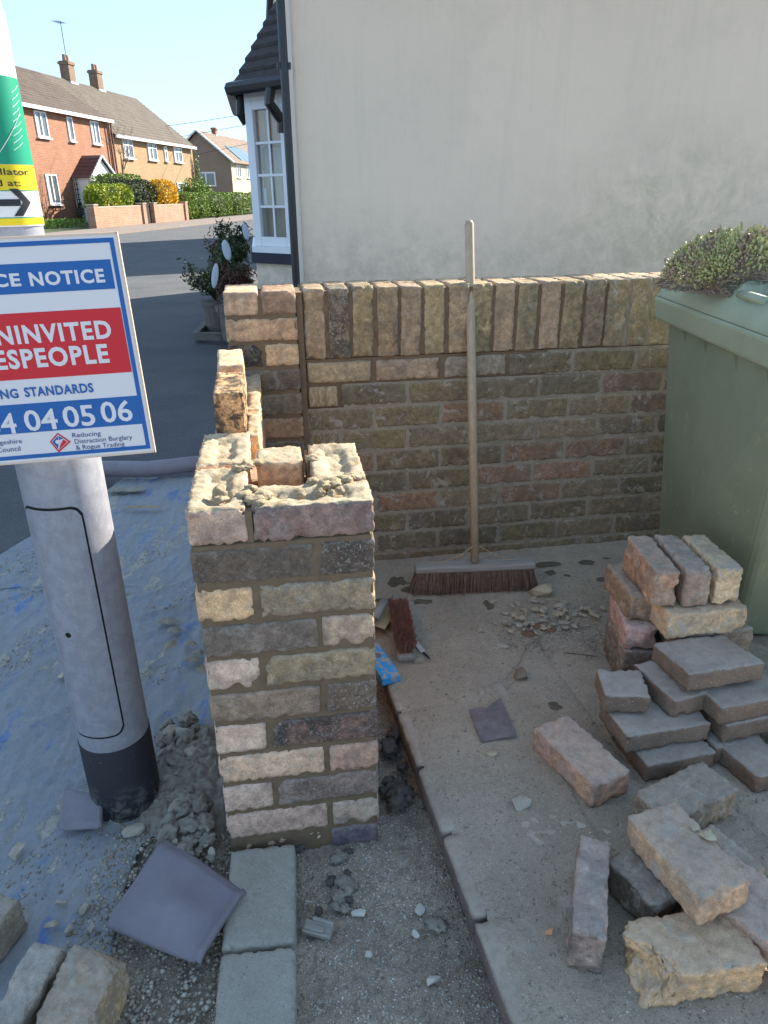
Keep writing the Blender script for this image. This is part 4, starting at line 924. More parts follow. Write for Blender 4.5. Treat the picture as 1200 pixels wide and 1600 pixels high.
# lid: a shallow dome with a recessed loop handle
def lid():
    nx, ny = 44, 56; v = []; f = []
    for j in range(ny + 1):
        for i in range(nx + 1):
            s, t = i / nx, j / ny; x = -.328 + .635 * s; y = -.44 + .815 * t
            ex = min(s, 1 - s) * .635; ey = min(t, 1 - t) * .815; e = min(ex, ey)
            z = .970 + .045 * (1 - math.exp(-e / .018)) + .02 * math.sin(math.pi * t) * min(1, e / .05)
            if e > .035: z += .008
            # handle recess
            hx, hy = (x + .262) / .036, (y + .15) / .085; dd = (hx ** 4 + hy ** 4) ** .25
            if dd < 1.25: z += .012 * math.exp(-((dd - 1.0) / .12) ** 2)
            if dd < .95: z -= .028 * min(1, (.95 - dd) / .22)
            v.append((x, y, z))
    for j in range(ny):
        for i in range(nx): a = j * (nx + 1) + i; f.append((a, a + 1, a + nx + 2, a + nx + 1))
    b = len(v); ring_ = [i for i in range(nx + 1)] + [j * (nx + 1) + nx for j in range(1, ny + 1)] + [ny * (nx + 1) + i for i in range(nx - 1, -1, -1)] + [j * (nx + 1) for j in range(ny - 1, 0, -1)]
    for q in ring_: v.append((v[q][0], v[q][1], .9655))
    n = len(ring_)
    for k in range(n): f.append((ring_[(k + 1) % n], ring_[k], b + k, b + (k + 1) % n))
    return mesh('lid', v, f, True)
lido = link('lid', lid(), M_BINLID, bn)
hb_ = MB(); hb_.tube([(-.292, -.215, 1.022), (-.300, -.15, 1.026), (-.292, -.085, 1.022)], .012, 10); hb_.build('lid_grip', M_BINLID, bn, smooth=True)
for yy in (-.12, .24):
    wh = MB(); wh.tube([(.27, yy - .025, .098), (.27, yy + .025, .098)], .098, 20); wh.build('wheel', M_BLACKPL, bn)

# ------------------------------------------------------------------ foliage helper
def leafcloud(name, mat, par, n, shape, size, seed=0, aspect=.5, kind=None, updir=0.0):
    r0 = np.random.default_rng(seed); P_ = shape(r0, n)           # (n,3) centres
    d1 = r0.normal(size=(n, 3)); d1[:, 2] += updir; d1 /= np.linalg.norm(d1, axis=1)[:, None]
    d2 = np.cross(d1, r0.normal(size=(n, 3))); d2 /= np.linalg.norm(d2, axis=1)[:, None]
    s = size * r0.uniform(.6, 1.4, (n, 1)); a = d1 * s; b = d2 * s * aspect
    v = np.stack([P_ - a, P_ + b * .9, P_ + a, P_ - b * .9], 1).reshape(-1, 3)
    me = bpy.data.meshes.new(name); me.vertices.add(4 * n); me.vertices.foreach_set('co', v.ravel())
    me.loops.add(4 * n); me.loops.foreach_set('vertex_index', np.arange(4 * n)); me.polygons.add(n)
    me.polygons.foreach_set('loop_start', np.arange(0, 4 * n, 4)); me.polygons.foreach_set('loop_total', np.full(n, 4)); me.update(); me.validate()
    me.materials.append(mat); o = link(name, me, None, par)
    if kind: o['kind'] = kind
    return o
def leafmat(name, c1, c2, c3=None, scale=6, rough=.6, pos=True):
    t = NT(name); g = t.n('ShaderNodeNewGeometry'); rp_ = g.outputs['Random Per Island']; n = t.noise(g.outputs['Position'], scale, 4, .6)
    col = t.mix(rp_, c1, c2)
    if c3: col = t.mix(t.ramp(n, .45, .6), col, c3)
    t.color(col); t.rough(rough); t.b.inputs['Subsurface Weight'].default_value = 0
    return t.m
def blob(cx, cy, cz, rx, ry, rz_, lump=.18, shell=.65, seed=0, flat_bottom=False, boxy=2.0):
    def f(r0, n):
        d = r0.normal(size=(n, 3)); d /= np.linalg.norm(d, axis=1)[:, None]
        if boxy > 2: d = d / (np.abs(d) ** boxy).sum(1)[:, None] ** (1 / boxy)
        rad = r0.uniform(shell, 1, n) ** .7
        lum = np.array([mnoise.noise(Vector(q) * 2.6 + Vector((seed, seed * 2, 0))) for q in d]) * lump + np.array([mnoise.noise(Vector(q) * 7 + Vector((seed, 0, 0))) for q in d]) * lump * .5
        d = d * (rad * (1 + lum))[:, None]
        if flat_bottom: d[:, 2] = np.abs(d[:, 2])
        return d * np.array([rx, ry, rz_]) + np.array([cx, cy, cz])
    return f

# sedum clump on the bin lid
sc0 = Vector((.935, 1.96, 1.072)); sed = empty('sedum_clump', sc0, 0, 'dried clump of stonecrop with yellow green tips and brown roots on the bin lid', 'plant')
M_SEDUM = leafmat('sedum_tips', (.30, .31, .12), (.62, .57, .27), (.36, .27, .18), 22); M_ROOTS = leafmat('dry_sedum_roots', (.22, .16, .12), (.38, .29, .22), None)
r0 = random.Random(9); stv, stf = MB(), MB()
tips = []
for k in range(5200):
    th = r0.uniform(0, 2 * math.pi); ph = math.acos(r0.uniform(-.15, 1)); rr = 1 + .12 * math.sin(th * 3) + r0.gauss(0, .03)
    e = Vector((math.cos(th) * math.sin(ph) * .175, math.sin(th) * math.sin(ph) * .13, max(-.01, math.cos(ph)) * .125)) * rr
    n_ = Vector((e.x / .175, e.y / .12, e.z / .085)).normalized(); low_ = ph > 1.30 + .18 * math.sin(th * 2 + 1) + r0.gauss(0, .10)
    ln = r0.uniform(.008, .017); t = (n_ + Vector((r0.gauss(0, .35), r0.gauss(0, .35), r0.gauss(0, .35) + (.2 if not low_ else -.3)))).normalized()
    p0 = e - t * ln * .5; 
    if low_: stv.tube([p0, p0 + t * ln * .6 + Vector((r0.gauss(0, .003), r0.gauss(0, .003), -.002)), p0 + t * ln * 1.2 + Vector((r0.gauss(0, .006), r0.gauss(0, .006), -.005))], .0009, 3, False)
    else: stf.tube([p0, p0 + t * ln * .6, p0 + t * ln], [.0018, .0034, .0018], 5, False)
stv.build('roots', M_ROOTS, sed); stf.build('leaves', M_SEDUM, sed)
me = lump_mesh('root_mat', 1, 5, M_ROOTS, 1, 3, .2); me.transform(Matrix.Diagonal((.125, .085, .06, 1))); link('root_mat', me, None, sed, (0, 0, .02))
sedum2 = empty('sedum_clump', (1.27, 2.10, 1.062), 0, 'reddish brown stonecrop clump at the right frame edge behind the larger one', 'plant')
c2_ = stv.mesh('roots2'); c2_.materials.append(leafmat('rust_sedum', (.3, .14, .08), (.42, .25, .14))); o_ = link('roots', c2_, None, sedum2, None, (0, 0, 2)); o_.scale = (.6, .8, .9)
me2 = me.copy(); o_ = link('root_mat', me2, None, sedum2); o_.scale = (.55, .75, .8)

# ================================================================== salvaged bricks and paver stacks
def vbrick(seed, l=.215, w_=.104, h=.066, big=None, chips=6, mat=M_BRICKDUST, amp=.003): return brick_mesh('salvaged_brick', l, w_, h, seed, res=.006, r=.004, amp=amp, chips=chips, chipr=(.008, .024), big=big, mats=(mat,), wob=.0028)
def sbrick(px, ztop, head, lab, col, c2=None, dims=(.215, .104, .066), edge=False, tilt=(0, 0), soot=.1, speck=.3, seed=0, big=None, group=None, name='brick', mat=M_BRICKDUST, cat='brick', pos=None, amp=.003):
    me = vbrick(seed, *dims, big=big, mat=mat, amp=amp); hgt = dims[1] if edge else dims[2]
    c = G(*px, ztop) if pos is None else Vector(pos)
    o = link(name, me); rot = Matrix.Rotation(R(head), 4, 'Z') @ Matrix.Rotation(R(tilt[0]), 4, 'X') @ Matrix.Rotation(R(tilt[1]), 4, 'Y')
    if edge: rot = rot @ Matrix.Rotation(R(90), 4, 'X')
    zc_ = ztop - hgt / 2 if pos is None else pos[2]
    o.matrix_world = Matrix.Translation((c.x, c.y, zc_)) @ rot
    setcol(o, cc(*col), cc(*(c2 or tuple(x * .85 for x in col))), soot, speck); tag(o, lab, cat, group); return o
sbrick((907, 1168), DZ + .068, -64, 'long brick with pink lower flank lying on the paving left of the block stack', (166, 128, 100), (150, 118, 112), seed=501, soot=.2)
sbrick((1073, 1235), DZ + .075, 27, 'grey brown brick at the back of the loose pile below the block stack', (130, 116, 96), (112, 102, 88), (.205, .098, .074), seed=502, soot=.3)
sbrick((1074, 1322), DZ + .155, -72, 'large tan brick lying slanted on top of the loose pile', (166, 134, 104), (150, 124, 98), (.20, .108, .064), tilt=(3, -4), seed=503, soot=.1)
sbrick((926, 1380), DZ + .068, -104, 'narrow mauve brick with a pink end lying on edge at the left of the loose pile', (126, 108, 104), (186, 146, 138), (.20, .1, .064), edge=False, seed=504, soot=.35, speck=.4) if False else None
b4 = sbrick((925, 1378), DZ + .100, -108, 'narrow mauve brick with pale pink end, on edge left of the loose pile', (122, 104, 102), (178, 148, 140), (.208, .098, .058), edge=True, seed=504, soot=.35, speck=.4)
sbrick((1080, 1470), DZ + .074, 8, 'broken yellow brick with a jagged left end at the front of the loose pile', (176, 142, 96), (184, 148, 96), (.212, .108, .072), seed=505, big=[((-1, -1, 1), .07), ((-1, 1, -.4), .05), ((-1, -.3, .2), .05)], soot=.05, speck=.2, amp=.005)
sbrick((1012, 1362), DZ + .075, -62, 'dark grey half brick wedged under the slanted tan brick', (110, 100, 88), (92, 84, 74), (.12, .095, .07), seed=506, big=[((-1, 1, 1), .04)], soot=.5)
sbrick((1135, 1330), DZ + .072, -60, 'grey brown brick end showing behind the slanted tan brick', (140, 122, 96), (120, 108, 92), (.12, .07, .066), seed=507, soot=.2)
sbrick((1195, 1412), DZ + .10, -55, 'pinkish grey brick tilted at the right frame edge beside the loose pile', (150, 128, 120), (164, 132, 120), (.215, .11, .07), seed=508, tilt=(8, 0), soot=.1)
# block and brick stack
sx, sy = .74, 1.60
sd = lambda k: random.Random(k)
stackc = [((.690, 1.645), 'soot topped brick on edge, leftmost of three on top of the stack', (170, 126, 92), (150, 116, 88), .35), ((.768, 1.645), 'mauve tinged brick on edge, middle of three on top of the stack', (150, 130, 116), (136, 110, 102), .25), ((.845, 1.655), 'pale buff brick on edge, rightmost of three on top of the stack', (196, 172, 132), (176, 150, 112), .1)]
ZS = DZ + .068 * 3 + .1
for k, ((x, y), lab, c1, c2, s) in enumerate(stackc):
    sbrick(None, 0, 92 + k, lab, c1, c2, (.208, .1, .064), edge=True, seed=520 + k, soot=s, pos=(x, y, DZ + .330))
ZL = DZ + .075 + .045
sbrick(None, 0, 8, 'pale buff brick under the three bricks on edge, front of its layer', (196, 166, 122), (170, 142, 104), (.212, .1, .072), seed=530, pos=(.80, 1.575, DZ + .240), soot=.15)
sbrick(None, 0, 94, 'brown brick end under the leftmost of the three bricks on edge', (150, 122, 92), (132, 104, 78), (.19, .072, .074), seed=531, pos=(.665, 1.69, DZ + .240), soot=.4)
sbrick(None, 0, 5, 'buff brick under the three bricks on edge, back of its layer', (160, 138, 106), (140, 116, 90), (.19, .098, .072), seed=532, pos=(.806, 1.69, DZ + .240), soot=.2)
sbrick(None, 0, 86, 'pink faced brick at the bottom left of the stack below the brown brick end', (150, 112, 104), (186, 140, 136), (.19, .085, .07), seed=533, pos=(.672, 1.665, DZ + .166), soot=.2)
sbrick(None, 0, 86, 'dark brick at ground level under the pink faced brick of the stack', (120, 98, 86), (104, 88, 78), (.19, .09, .07), seed=534, pos=(.676, 1.665, DZ + .093), soot=.2)
for k, (x, y) in enumerate(((.83, 1.64), (.83, 1.64), (.83, 1.64))):
    sbrick(None, 0, 4, ('grey brick at ground level inside the stack', 'grey brick in the second layer inside the stack', 'grey brick in the third layer inside the stack')[k], (120, 106, 94), None, (.21, .2, .07), seed=536 + k, pos=(x, y, DZ + .034 + k * .070))
sbrick(None, 0, 87, 'dark brick resting on the paving under the pink faced side of the stack', (104, 90, 80), None, (.19, .09, .056), seed=539, pos=(.678, 1.665, DZ + .028))
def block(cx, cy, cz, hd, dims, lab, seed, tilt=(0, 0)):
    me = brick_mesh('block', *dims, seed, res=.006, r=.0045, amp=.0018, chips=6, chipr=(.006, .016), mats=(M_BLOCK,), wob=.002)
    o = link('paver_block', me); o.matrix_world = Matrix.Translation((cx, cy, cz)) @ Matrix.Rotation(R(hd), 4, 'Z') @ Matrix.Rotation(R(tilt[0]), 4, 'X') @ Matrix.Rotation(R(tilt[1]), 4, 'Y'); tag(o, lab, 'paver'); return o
c = G(1105, 1022, DZ + .205); T = .05
block(c.x, c.y, DZ + .185, 12, (.20, .155, .048), 'large square grey paver tilted on top of the block stack', 601, (-6, 0))
c = G(974, 1066, DZ + .16); block(c.x, c.y, DZ + .135, -4, (.108, .105, .05), 'small square paver, leftmost of the block stack upper layer', 602)
c = G(1050, 1058, DZ + .155); block(c.x, c.y, DZ + .130, -72, (.155, .11, .05), 'paver beside the small square one, under the large tilted paver', 603)
c = G(1150, 1075, DZ + .155); block(c.x, c.y, DZ + .130, 14, (.16, .11, .05), 'grey paver at the right of the upper layer, under the large tilted paver', 604)
c = G(1040, 1118, DZ + .105); block(c.x - .02, c.y + .015, DZ + .079, 12, (.215, .13, .05), 'long paver carrying the small square one, front of the second layer', 605)
c = G(1165, 1112, DZ + .10); block(c.x, c.y + .03, DZ + .079, 14, (.18, .13, .05), 'paver in the second layer below the right hand grey paver', 606)
c = G(1045, 1160, DZ + .053); block(c.x - .005, c.y + .02, DZ + .026, 14, (.18, .15, .05), 'long low paver at ground level under the long second layer paver', 607)
c = G(1115, 1150, DZ + .05); block(c.x + .03, c.y + .04, DZ + .026, 14, (.12, .14, .05), 'paver at ground level in the middle of the block stack front', 608)
c = G(1187, 1150, DZ + .10); block(c.x + .0, c.y + .0, DZ + .026, 20, (.11, .13, .05), 'paver on the ground right of the block stack front', 609)
c = G(1200, 1170, DZ + .05); block(c.x + .03, c.y - .035, DZ + .026, 30, (.10, .10, .05), 'loose paver on the ground at the right frame edge', 610)
c = G(1190, 1100, DZ + .10); block(c.x + .01, c.y + .09, DZ + .079, 12, (.12, .10, .05), 'paver partly out of frame in the second layer at the right edge', 611)
block(.93, 1.50, DZ + .026, 15, (.19, .10, .05), 'paver at ground level behind the right hand pavers', 612)
block(1.0, 1.36, DZ + .079, 22, (.15, .10, .05), 'paver lying on the ground pavers at the right frame edge', 613)
# bottom left bricks
sbrick(None, 0, 81, 'grey lime smeared brick at the bottom left corner', (126, 118, 118), (150, 142, 140), (.20, .062, .1), seed=541, pos=(-.622, .765, .035), soot=.3, speck=.8)
sbrick(None, 0, 84, 'yellow sided mottled brick next to the corner brick at the bottom left', (160, 132, 88), (150, 124, 92), (.21, .098, .11), seed=542, pos=(-.528, .755, .025), soot=.4, speck=.7, big=[((1, -1, 1), .04)], amp=.005)
c = G(0, 1440, .08); sbrick(None, 0, 75, 'brick corner poking in at the left frame edge', (130, 120, 106), None, (.12, .06, .08), seed=543, pos=(c.x - .03, c.y, .04), soot=.2)

# ================================================================== loose stones, tools and debris
def stone(px, z, s, mat, lab, seed, sq=.6, cat='stone', name='stone', group=None, asp=1.0, rz=0, sub=2):
    me = (lump_mesh(name, 1, seed, mat, sq, 3, .62, 2.6) if mat in (M_CLOD, M_SOIL) else rock_mesh(name, 1, seed, mat, sq)); me.transform(Matrix.Diagonal((s * asp, s, s, 1))); c = G(*px, z); 
    o = link(name, me, None, None, (c.x, c.y, z + s * sq * .75), (0, 0, rz)); return tag(o, lab, cat, group)
stone((843, 930), DZ, .037, M_STONEPALE, 'yellow rubble stone sitting on top of the chippings in front of the broom', 1, .75, asp=1.15, sub=3)
stone((812, 1060), DZ, .022, simple('brown_flint', (.20, .15, .11), .8, .3, 30, .6), 'brown cube like stone on the paving below the wire', 2, .9, sub=1)
stone((812, 1258), DZ, .022, M_STONEGREY, 'flat yellowish brick flake on the paving left of the loose pile', 3, .45, asp=1.5, rz=.4, name='brick_flake')
stone((768, 1180), DZ, .013, M_STONEPALE, 'tiny yellow flake just below the black plastic scrap', 4, .5, asp=1.4, name='brick_flake')
stone((786, 1010), DZ, .014, M_STONEGREY, 'flat grey pebble below the chippings heap', 5, .3, asp=1.6)
stone((857, 1458), DZ, .010, simple('pink_pebble', alb(150, 122, 108), .9, .2, 30), 'round pinkish pebble left of the narrow mauve brick', 6, .9)
c = G(1105, 1305, DZ + .16)
for k, (px, s, lab) in enumerate((((1105, 1310), .018, 'cream mortar flake on the slanted tan brick, larger of two'), ((1085, 1294), .009, 'cream mortar flake on the slanted tan brick, smaller of two'))):
    me = rock_mesh('mortar_flake', s, 31 + k, M_STONEPALE, .4); c = G(*px, DZ + .16); tag(link('mortar_flake', me, None, None, (c.x, c.y, DZ + .158 + s * .35)), lab, 'mortar flake')
for k, (px, s, lab) in enumerate((((560, 1428), .013, 'white grey stone in the trench right of the wood scrap'), ((656, 1425), .013, 'squarish white stone in the middle of the trench'), ((650, 1462), .009, 'small white stone below the squarish one in the trench'), ((577, 1494), .009, 'whitish chip in the lower middle of the trench'), ((675, 1532), .013, 'angular white stone low on the right of the trench'), ((322, 1000 + 365), .006, 'chip'), ((682, 1448), .017, 'flat brown pebble next to the squarish white stone'))):
    if k == 5: continue
    stone(px, -.018, s, M_WHITESTONE if k != 6 else M_CLOD, lab, 50 + k, .55, asp=1.3, rz=k, sub=1)
for k, (px, s, lab) in enumerate((((82, 1448), .012, 'pale lump on the blue sheet left of the membrane offcut'), ((108, 1452), .011, 'grey lump on the blue sheet, next right of the pale one'), ((144, 1455), .011, 'grey lump on the blue sheet nearest the membrane offcut'), ((96, 1412), .010, 'lump above the pale one on the blue sheet'), ((132, 1422), .012, 'rounded lump above the three in a row on the blue sheet'), ((98, 1058), .017, 'pinkish grey stone on the blue sheet at the left of the post'), ((210, 1302), .022, 'elongated grey stone touching the foot of the black sleeve'), ((28, 1334), .018, 'grey clod on the blue sheet at far left'))):
    stone(px, .0, s, M_STONEGREY, lab, 70 + k, .6, asp=1.3, rz=k * 1.1, sub=2)
# clods of dug out mortar between the post and the pillar
cr_ = random.Random(33); clist = []
for k in range(110):
    u_, v_ = cr_.uniform(252, 350), cr_.uniform(1125, 1350)
    if u_ > 300 + (v_ - 1130) * .16: u_ -= 45
    s = cr_.choice((.007, .009, .012, .016, .024))
    o = stone((u_, v_), .006, s, M_CLOD if cr_.random() < .7 else M_STONEGREY, 'crumbly clod of grey mortar heaped between the lamp post and the pillar', 100 + k, .65, 'clod', 'clod', 'clods between the post and the pillar', 1.15, k)
for k in range(14):
    u_, v_ = cr_.uniform(598, 632), cr_.uniform(1120, 1270); s = cr_.choice((.012, .018, .026))
    stone((u_, v_), -.01, s, M_SOIL, 'dark damp clod lying in the gap between the pillar and the paving edge', 160 + k, .7, 'clod', 'clod', 'dark clods beside the pillar', 1.1, k)
for k in range(13):
    u_, v_ = cr_.uniform(470, 560), cr_.uniform(1325, 1430); s = cr_.choice((.008, .011, .015))
    stone((u_, v_), -.016, s, M_SOIL if k % 2 else M_CLOD, 'brownish pebble in the sand just in front of the pillar', 190 + k, .6, 'pebble', 'pebble', 'pebbles in front of the pillar', 1.2, k)
mc = G(300, 1215, .0); spv = []; spf = []; NN = 90
for j in range(NN + 1):
    for i in range(NN + 1):
        x = mc.x - .17 + .34 * i / NN; y = mc.y - .24 + .48 * j / NN; rr = ((x - mc.x) / .12) ** 2 + ((y - mc.y) / .19) ** 2; v = Vector((x, y, 5))
        spv.append((x, y, -.012 + .034 * max(0, 1 - rr) ** .8 + (abs(mnoise.fractal(v * 22, .8, 2, 3)) * .030 + abs(mnoise.fractal(v * 70, .8, 2, 2)) * .008) * max(0, min(1, 1.5 - rr)) - max(0, rr - 1.1) * .03))
for j in range(NN):
    for i in range(NN): a = j * (NN + 1) + i; spf.append((a, a + 1, a + NN + 2, a + NN + 1))
tag(link('mortar_spoil', mesh('mortar_spoil', spv, spf, True), M_CLOD), 'crumbly heap of dug out mortar and sand between the post and the pillar', 'rubble', kind='stuff')
# heap of pale chippings in front of the broom
for k in range(90):
    a = cr_.gauss(0, 1); u_ = 862 + a * 38 + cr_.uniform(-8, 8); v_ = 962 + cr_.gauss(0, 14) + (u_ - 862) * -.05
    if u_ > 940: v_ -= 5
    s = cr_.uniform(.006, .014)
    me_m = M_STONEGREY if cr_.random() < .75 else M_STONEPALE
    stone((u_, v_), DZ + cr_.uniform(0, .012), s, me_m, 'angular grey chipping in the heap of rubble in front of the broom', 220 + k % 20, .5, 'chipping', 'chipping', 'chippings heaped in front of the broom', 1.4, k, 1)
# ground grit (uncountable)
def grit(name, n, region, zf, mat, smin, smax, seed):
    r0 = np.random.default_rng(seed); base_v = np.array([(1, 0, 0), (-1, 0, 0), (0, 1, 0), (0, -1, 0), (0, 0, 1), (0, 0, -1)], float)
    base_f = np.array([(0, 2, 4), (2, 1, 4), (1, 3, 4), (3, 0, 4), (2, 0, 5), (1, 2, 5), (3, 1, 5), (0, 3, 5)]); P_ = []
    while len(P_) < n:
        x, y = region(r0)
        if x is None: continue
        P_.append((x, y, zf(x, y)))
    P_ = np.array(P_); s = smin + (smax - smin) * r0.random(n) ** 3
    ang = r0.uniform(0, 6.28, n); vj = base_v[None] * (1 + r0.uniform(-.35, .35, (n, 6, 3))); vj = vj * s[:, None, None] * np.array([1.1, .9, .6])
    ca, sa_ = np.cos(ang)[:, None], np.sin(ang)[:, None]; x = vj[..., 0] * ca - vj[..., 1] * sa_; y = vj[..., 0] * sa_ + vj[..., 1] * ca
    v = np.stack([x, y, vj[..., 2]], -1) + P_[:, None, :]; f = (base_f[None] + 6 * np.arange(n)[:, None, None]).reshape(-1, 3)
    me = bpy.data.meshes.new(name); me.vertices.add(6 * n); me.vertices.foreach_set('co', v.ravel()); me.loops.add(3 * len(f)); me.loops.foreach_set('vertex_index', f.ravel().astype(np.int32))
    me.polygons.add(len(f)); me.polygons.foreach_set('loop_start', np.arange(0, 3 * len(f), 3)); me.polygons.foreach_set('loop_total', np.full(len(f), 3)); me.update(); me.materials.append(mat)
    return tag(link(name, me), kind='stuff')
M_GRIT = leafmat('mixed_grit', (.20, .165, .125), (.56, .50, .41), (.30, .25, .19), 30, .9); M_GRITW = leafmat('pale_grit', (.45, .42, .37), (.78, .75, .70), None, 30, .9)
def trench(r0):
    y = r0.uniform(.6, 2.0); x = r0.uniform(-.2, edge_x(y) + .02); return x, y
def nearleft(r0):
    y = r0.uniform(.62, 1.45); x = r0.uniform(-.62, -.30)
    return (x, y)
def drive(r0):
    y = .65 + r0.random() ** 1.2 * 1.65; x = r0.uniform(edge_x(y) + .02, 1.5); return x, y
def sheetr(r0):
    y = r0.uniform(.6, 2.6); x = r0.uniform(-1.5, -.55)
    return (x, y) if mnoise.noise(Vector((x * 2.4 + y * 1.2, (y - x) * 5, 4))) > .12 else (None, None)
tag(grit('gravel', 32000, trench, lambda x, y: sandz(x, y) + .0005, M_GRIT, .0006, .0042, 1), 'fine gravel and sand grains lying in the trench', 'gravel'); tag(grit('gravel', 10000, trench, lambda x, y: sandz(x, y) + .001, M_GRITW, .0006, .0026, 2), 'pale grit scattered over the trench', 'gravel')
tag(grit('gravel', 9000, nearleft, lambda x, y: max(sandz(x, y), tarpz(x, y) if x < -.5 else -.02) + .002, M_GRIT, .0012, .007, 3), 'crumbs of mortar around the post foot and membrane', 'gravel')
tag(grit('gravel', 15000, drive, lambda x, y: dustz(x, y) + .0004, M_GRIT, .0006, .0042, 4), 'fine crumbs scattered over the dusty paving', 'gravel')
def heap(r0):
    x = r0.normal(.53, .10); y = r0.normal(1.83, .055); return x, y
tag(grit('gravel', 2500, heap, lambda x, y: DZ + .002, M_GRIT, .001, .006, 5), 'small crumbs around the chippings heap', 'gravel')
tag(grit('gravel', 3500, sheetr, lambda x, y: tarpz(x, y) + .003, M_GRIT, .001, .005, 6), 'sandy crumbs lying in ridges on the blue sheet', 'gravel')
def joint(r0):
    k = r0.integers(0, 10); 
    if r0.random() < .5: p = e0 + ed * r0.uniform(-1, 1.6) + en * (.083 + k * .1615 - .08 + r0.normal(0, .004))
    else: row = k; p = e0 + ed * ((r0.integers(-5, 9)) * .2005 + (row % 2) * .1 - .07 + r0.normal(0, .004)) + en * (.083 + row * .1615 + r0.uniform(-.08, .08))
    if p.x < edge_x(p.y) + .02 or p.y > 2.3: return None, None
    return p.x, p.y
tag(grit('gravel', 4000, joint, lambda x, y: dustz(x, y) + .0004, M_GRIT, .0006, .0028, 8), 'crumbs gathered in the paving joints', 'gravel')
# damp stains: thin irregular patches of moss and spilt mortar
def patch(name, px, rx, ry, z, mat, seed, kind=None, lab=None, cat=None, group=None, h=.003, k=26):
    c = G(*px, z); v = [(0, 0, h)]; f = []
    for r1, zz in ((.55, h * .9), (1, 0)):
        for i in range(k):
            a = 2 * math.pi * i / k; q = r1 * (1 + .45 * mnoise.noise(Vector((math.cos(a) * 1.6 + seed * 3, math.sin(a) * 1.6, seed))) + .2 * mnoise.noise(Vector((math.cos(a) * 6, math.sin(a) * 6, seed * 2)))); v.append((rx * q * math.cos(a), ry * q * math.sin(a), zz))
    for i in range(k): j = (i + 1) % k; f += [(0, 1 + i, 1 + j), (1 + i, 1 + k + i, 1 + k + j, 1 + j)]
    o = link(name, mesh(name, v, f, True), mat, None, (c.x, c.y, z)); tag(o, lab, cat, group, kind); return o
pr2 = random.Random(8)
for k, (px, rx, ry) in enumerate((((620, 905), .05, .05), ((690, 925), .045, .02), ((720, 922), .035, .02), ((660, 940), .035, .018), ((763, 945), .018, .03), ((850, 880), .06, .03), ((880, 868), .05, .02), ((915, 878), .035, .02), ((940, 905), .02, .016), ((886, 900), .015, .012), ((862, 895), .02, .02), ((946, 872), .02, .01), ((810, 915), .03, .014), ((866, 1104), .018, .02), ((705, 915), .05, .02), ((600, 940), .035, .025), ((640, 922), .03, .02), ((742, 912), .03, .012), ((790, 905), .03, .012), ((905, 860), .04, .012))):
    patch('damp_stain', px, rx, ry, DZ + .002, M_DAMP, k + 1, kind='structure', h=.002)
for k, (px, rx, ry) in enumerate((((840, 978), .03, .016), ((825, 990), .02, .015), ((858, 984), .022, .015))):
    patch('brick_dust', px, rx, ry, DZ + .004, M_RUST, k + 40, kind='structure', h=.006)
for k, (px, rx, ry) in enumerate((((262, 970), .035, .02), ((272, 985), .03, .016), ((298, 1006), .02, .012), ((300, 1030), .03, .014), ((310, 1020), .02, .014), ((240, 950), .008, .005), ((258, 952), .008, .005))):
    tag(patch('mortar_splash', px, rx, ry, .012, M_CLOD, k + 60, h=.009), 'dark wet mortar splash dropped on the blue sheet left of the pillar', 'mortar splash', 'mortar splashes on the blue sheet')
for k, (px, rx, ry) in enumerate((((198, 764), .09, .035), ((225, 792), .09, .012))):
    tag(patch('dried_sand', px, rx, ry, .014, M_MORTARPALE if k else M_CLOD, k + 80, h=.006), ('dried patch of sandy mortar on the sheet just in front of the roll', 'thin streak of dried sand on the sheet below the larger sandy patch')[k], 'mortar splash')
# wires and sticks
wv = [G(*p, DZ + .008) for p in ((752, 1072), (790, 1060), (812, 1035), (822, 1010), (845, 993), (868, 978))]
wo_ = MB(); wo_.tube(wv, .0012, 6); tag(wo_.build('wire', simple('pale_wire', (.30, .27, .22), .6, .1)), 'thin pale curved wire lying on the paving', 'wire')
st_ = MB(); st_.tube([G(*p, DZ + .006) for p in ((880, 1020), (905, 1022), (932, 1026))], .0014, 5); tag(st_.build('wire', simple('dark_wire', alb(70, 62, 56), .6, .1)), 'short dark straight wire right of the curved pale wire', 'wire')
# black scrap
sp_ = [G(*p, DZ + .006) for p in ((733, 1108), (752, 1106), (759, 1110), (782, 1089), (789, 1108), (807, 1153), (775, 1155), (752, 1161), (742, 1135))]
cen = sum(sp_, Vector()) / len(sp_); sv = [(cen.x, cen.y, DZ + .012)] + [(p.x, p.y, DZ + .0055 + .004 * (k % 3)) for k, p in enumerate(sp_)]
o = link('plastic_scrap', mesh('plastic_scrap', sv, [(0, 1 + (k + 1) % len(sp_), 1 + k) for k in range(len(sp_))]), M_BLACKSHEET); tag(o, 'torn piece of dusty black plastic lying on the paving', 'plastic scrap'); md = o.modifiers.new('t', 'SOLIDIFY'); md.thickness = .0015; o.modifiers.new('s', 'BEVEL').width = .0005
bpy.context.view_layer.update()
# wood scrap in trench
wp = G(497, 1458, -.01); ws = MB(); ws.box((0, 0, 0), (.058, .027, .012)).box((.006, .016, .004), (.044, .008, .010)).box((-.006, -.004, .008), (.040, .012, .006)); o = ws.build('wood_scrap', M_GREYWOOD, None, bevel=.002, seg=1, loc=(wp.x, wp.y, .0), rot=(0, R(4), R(-14))); tag(o, 'short splintered scrap of grey wood in the trench beside the slabs', 'wood scrap')
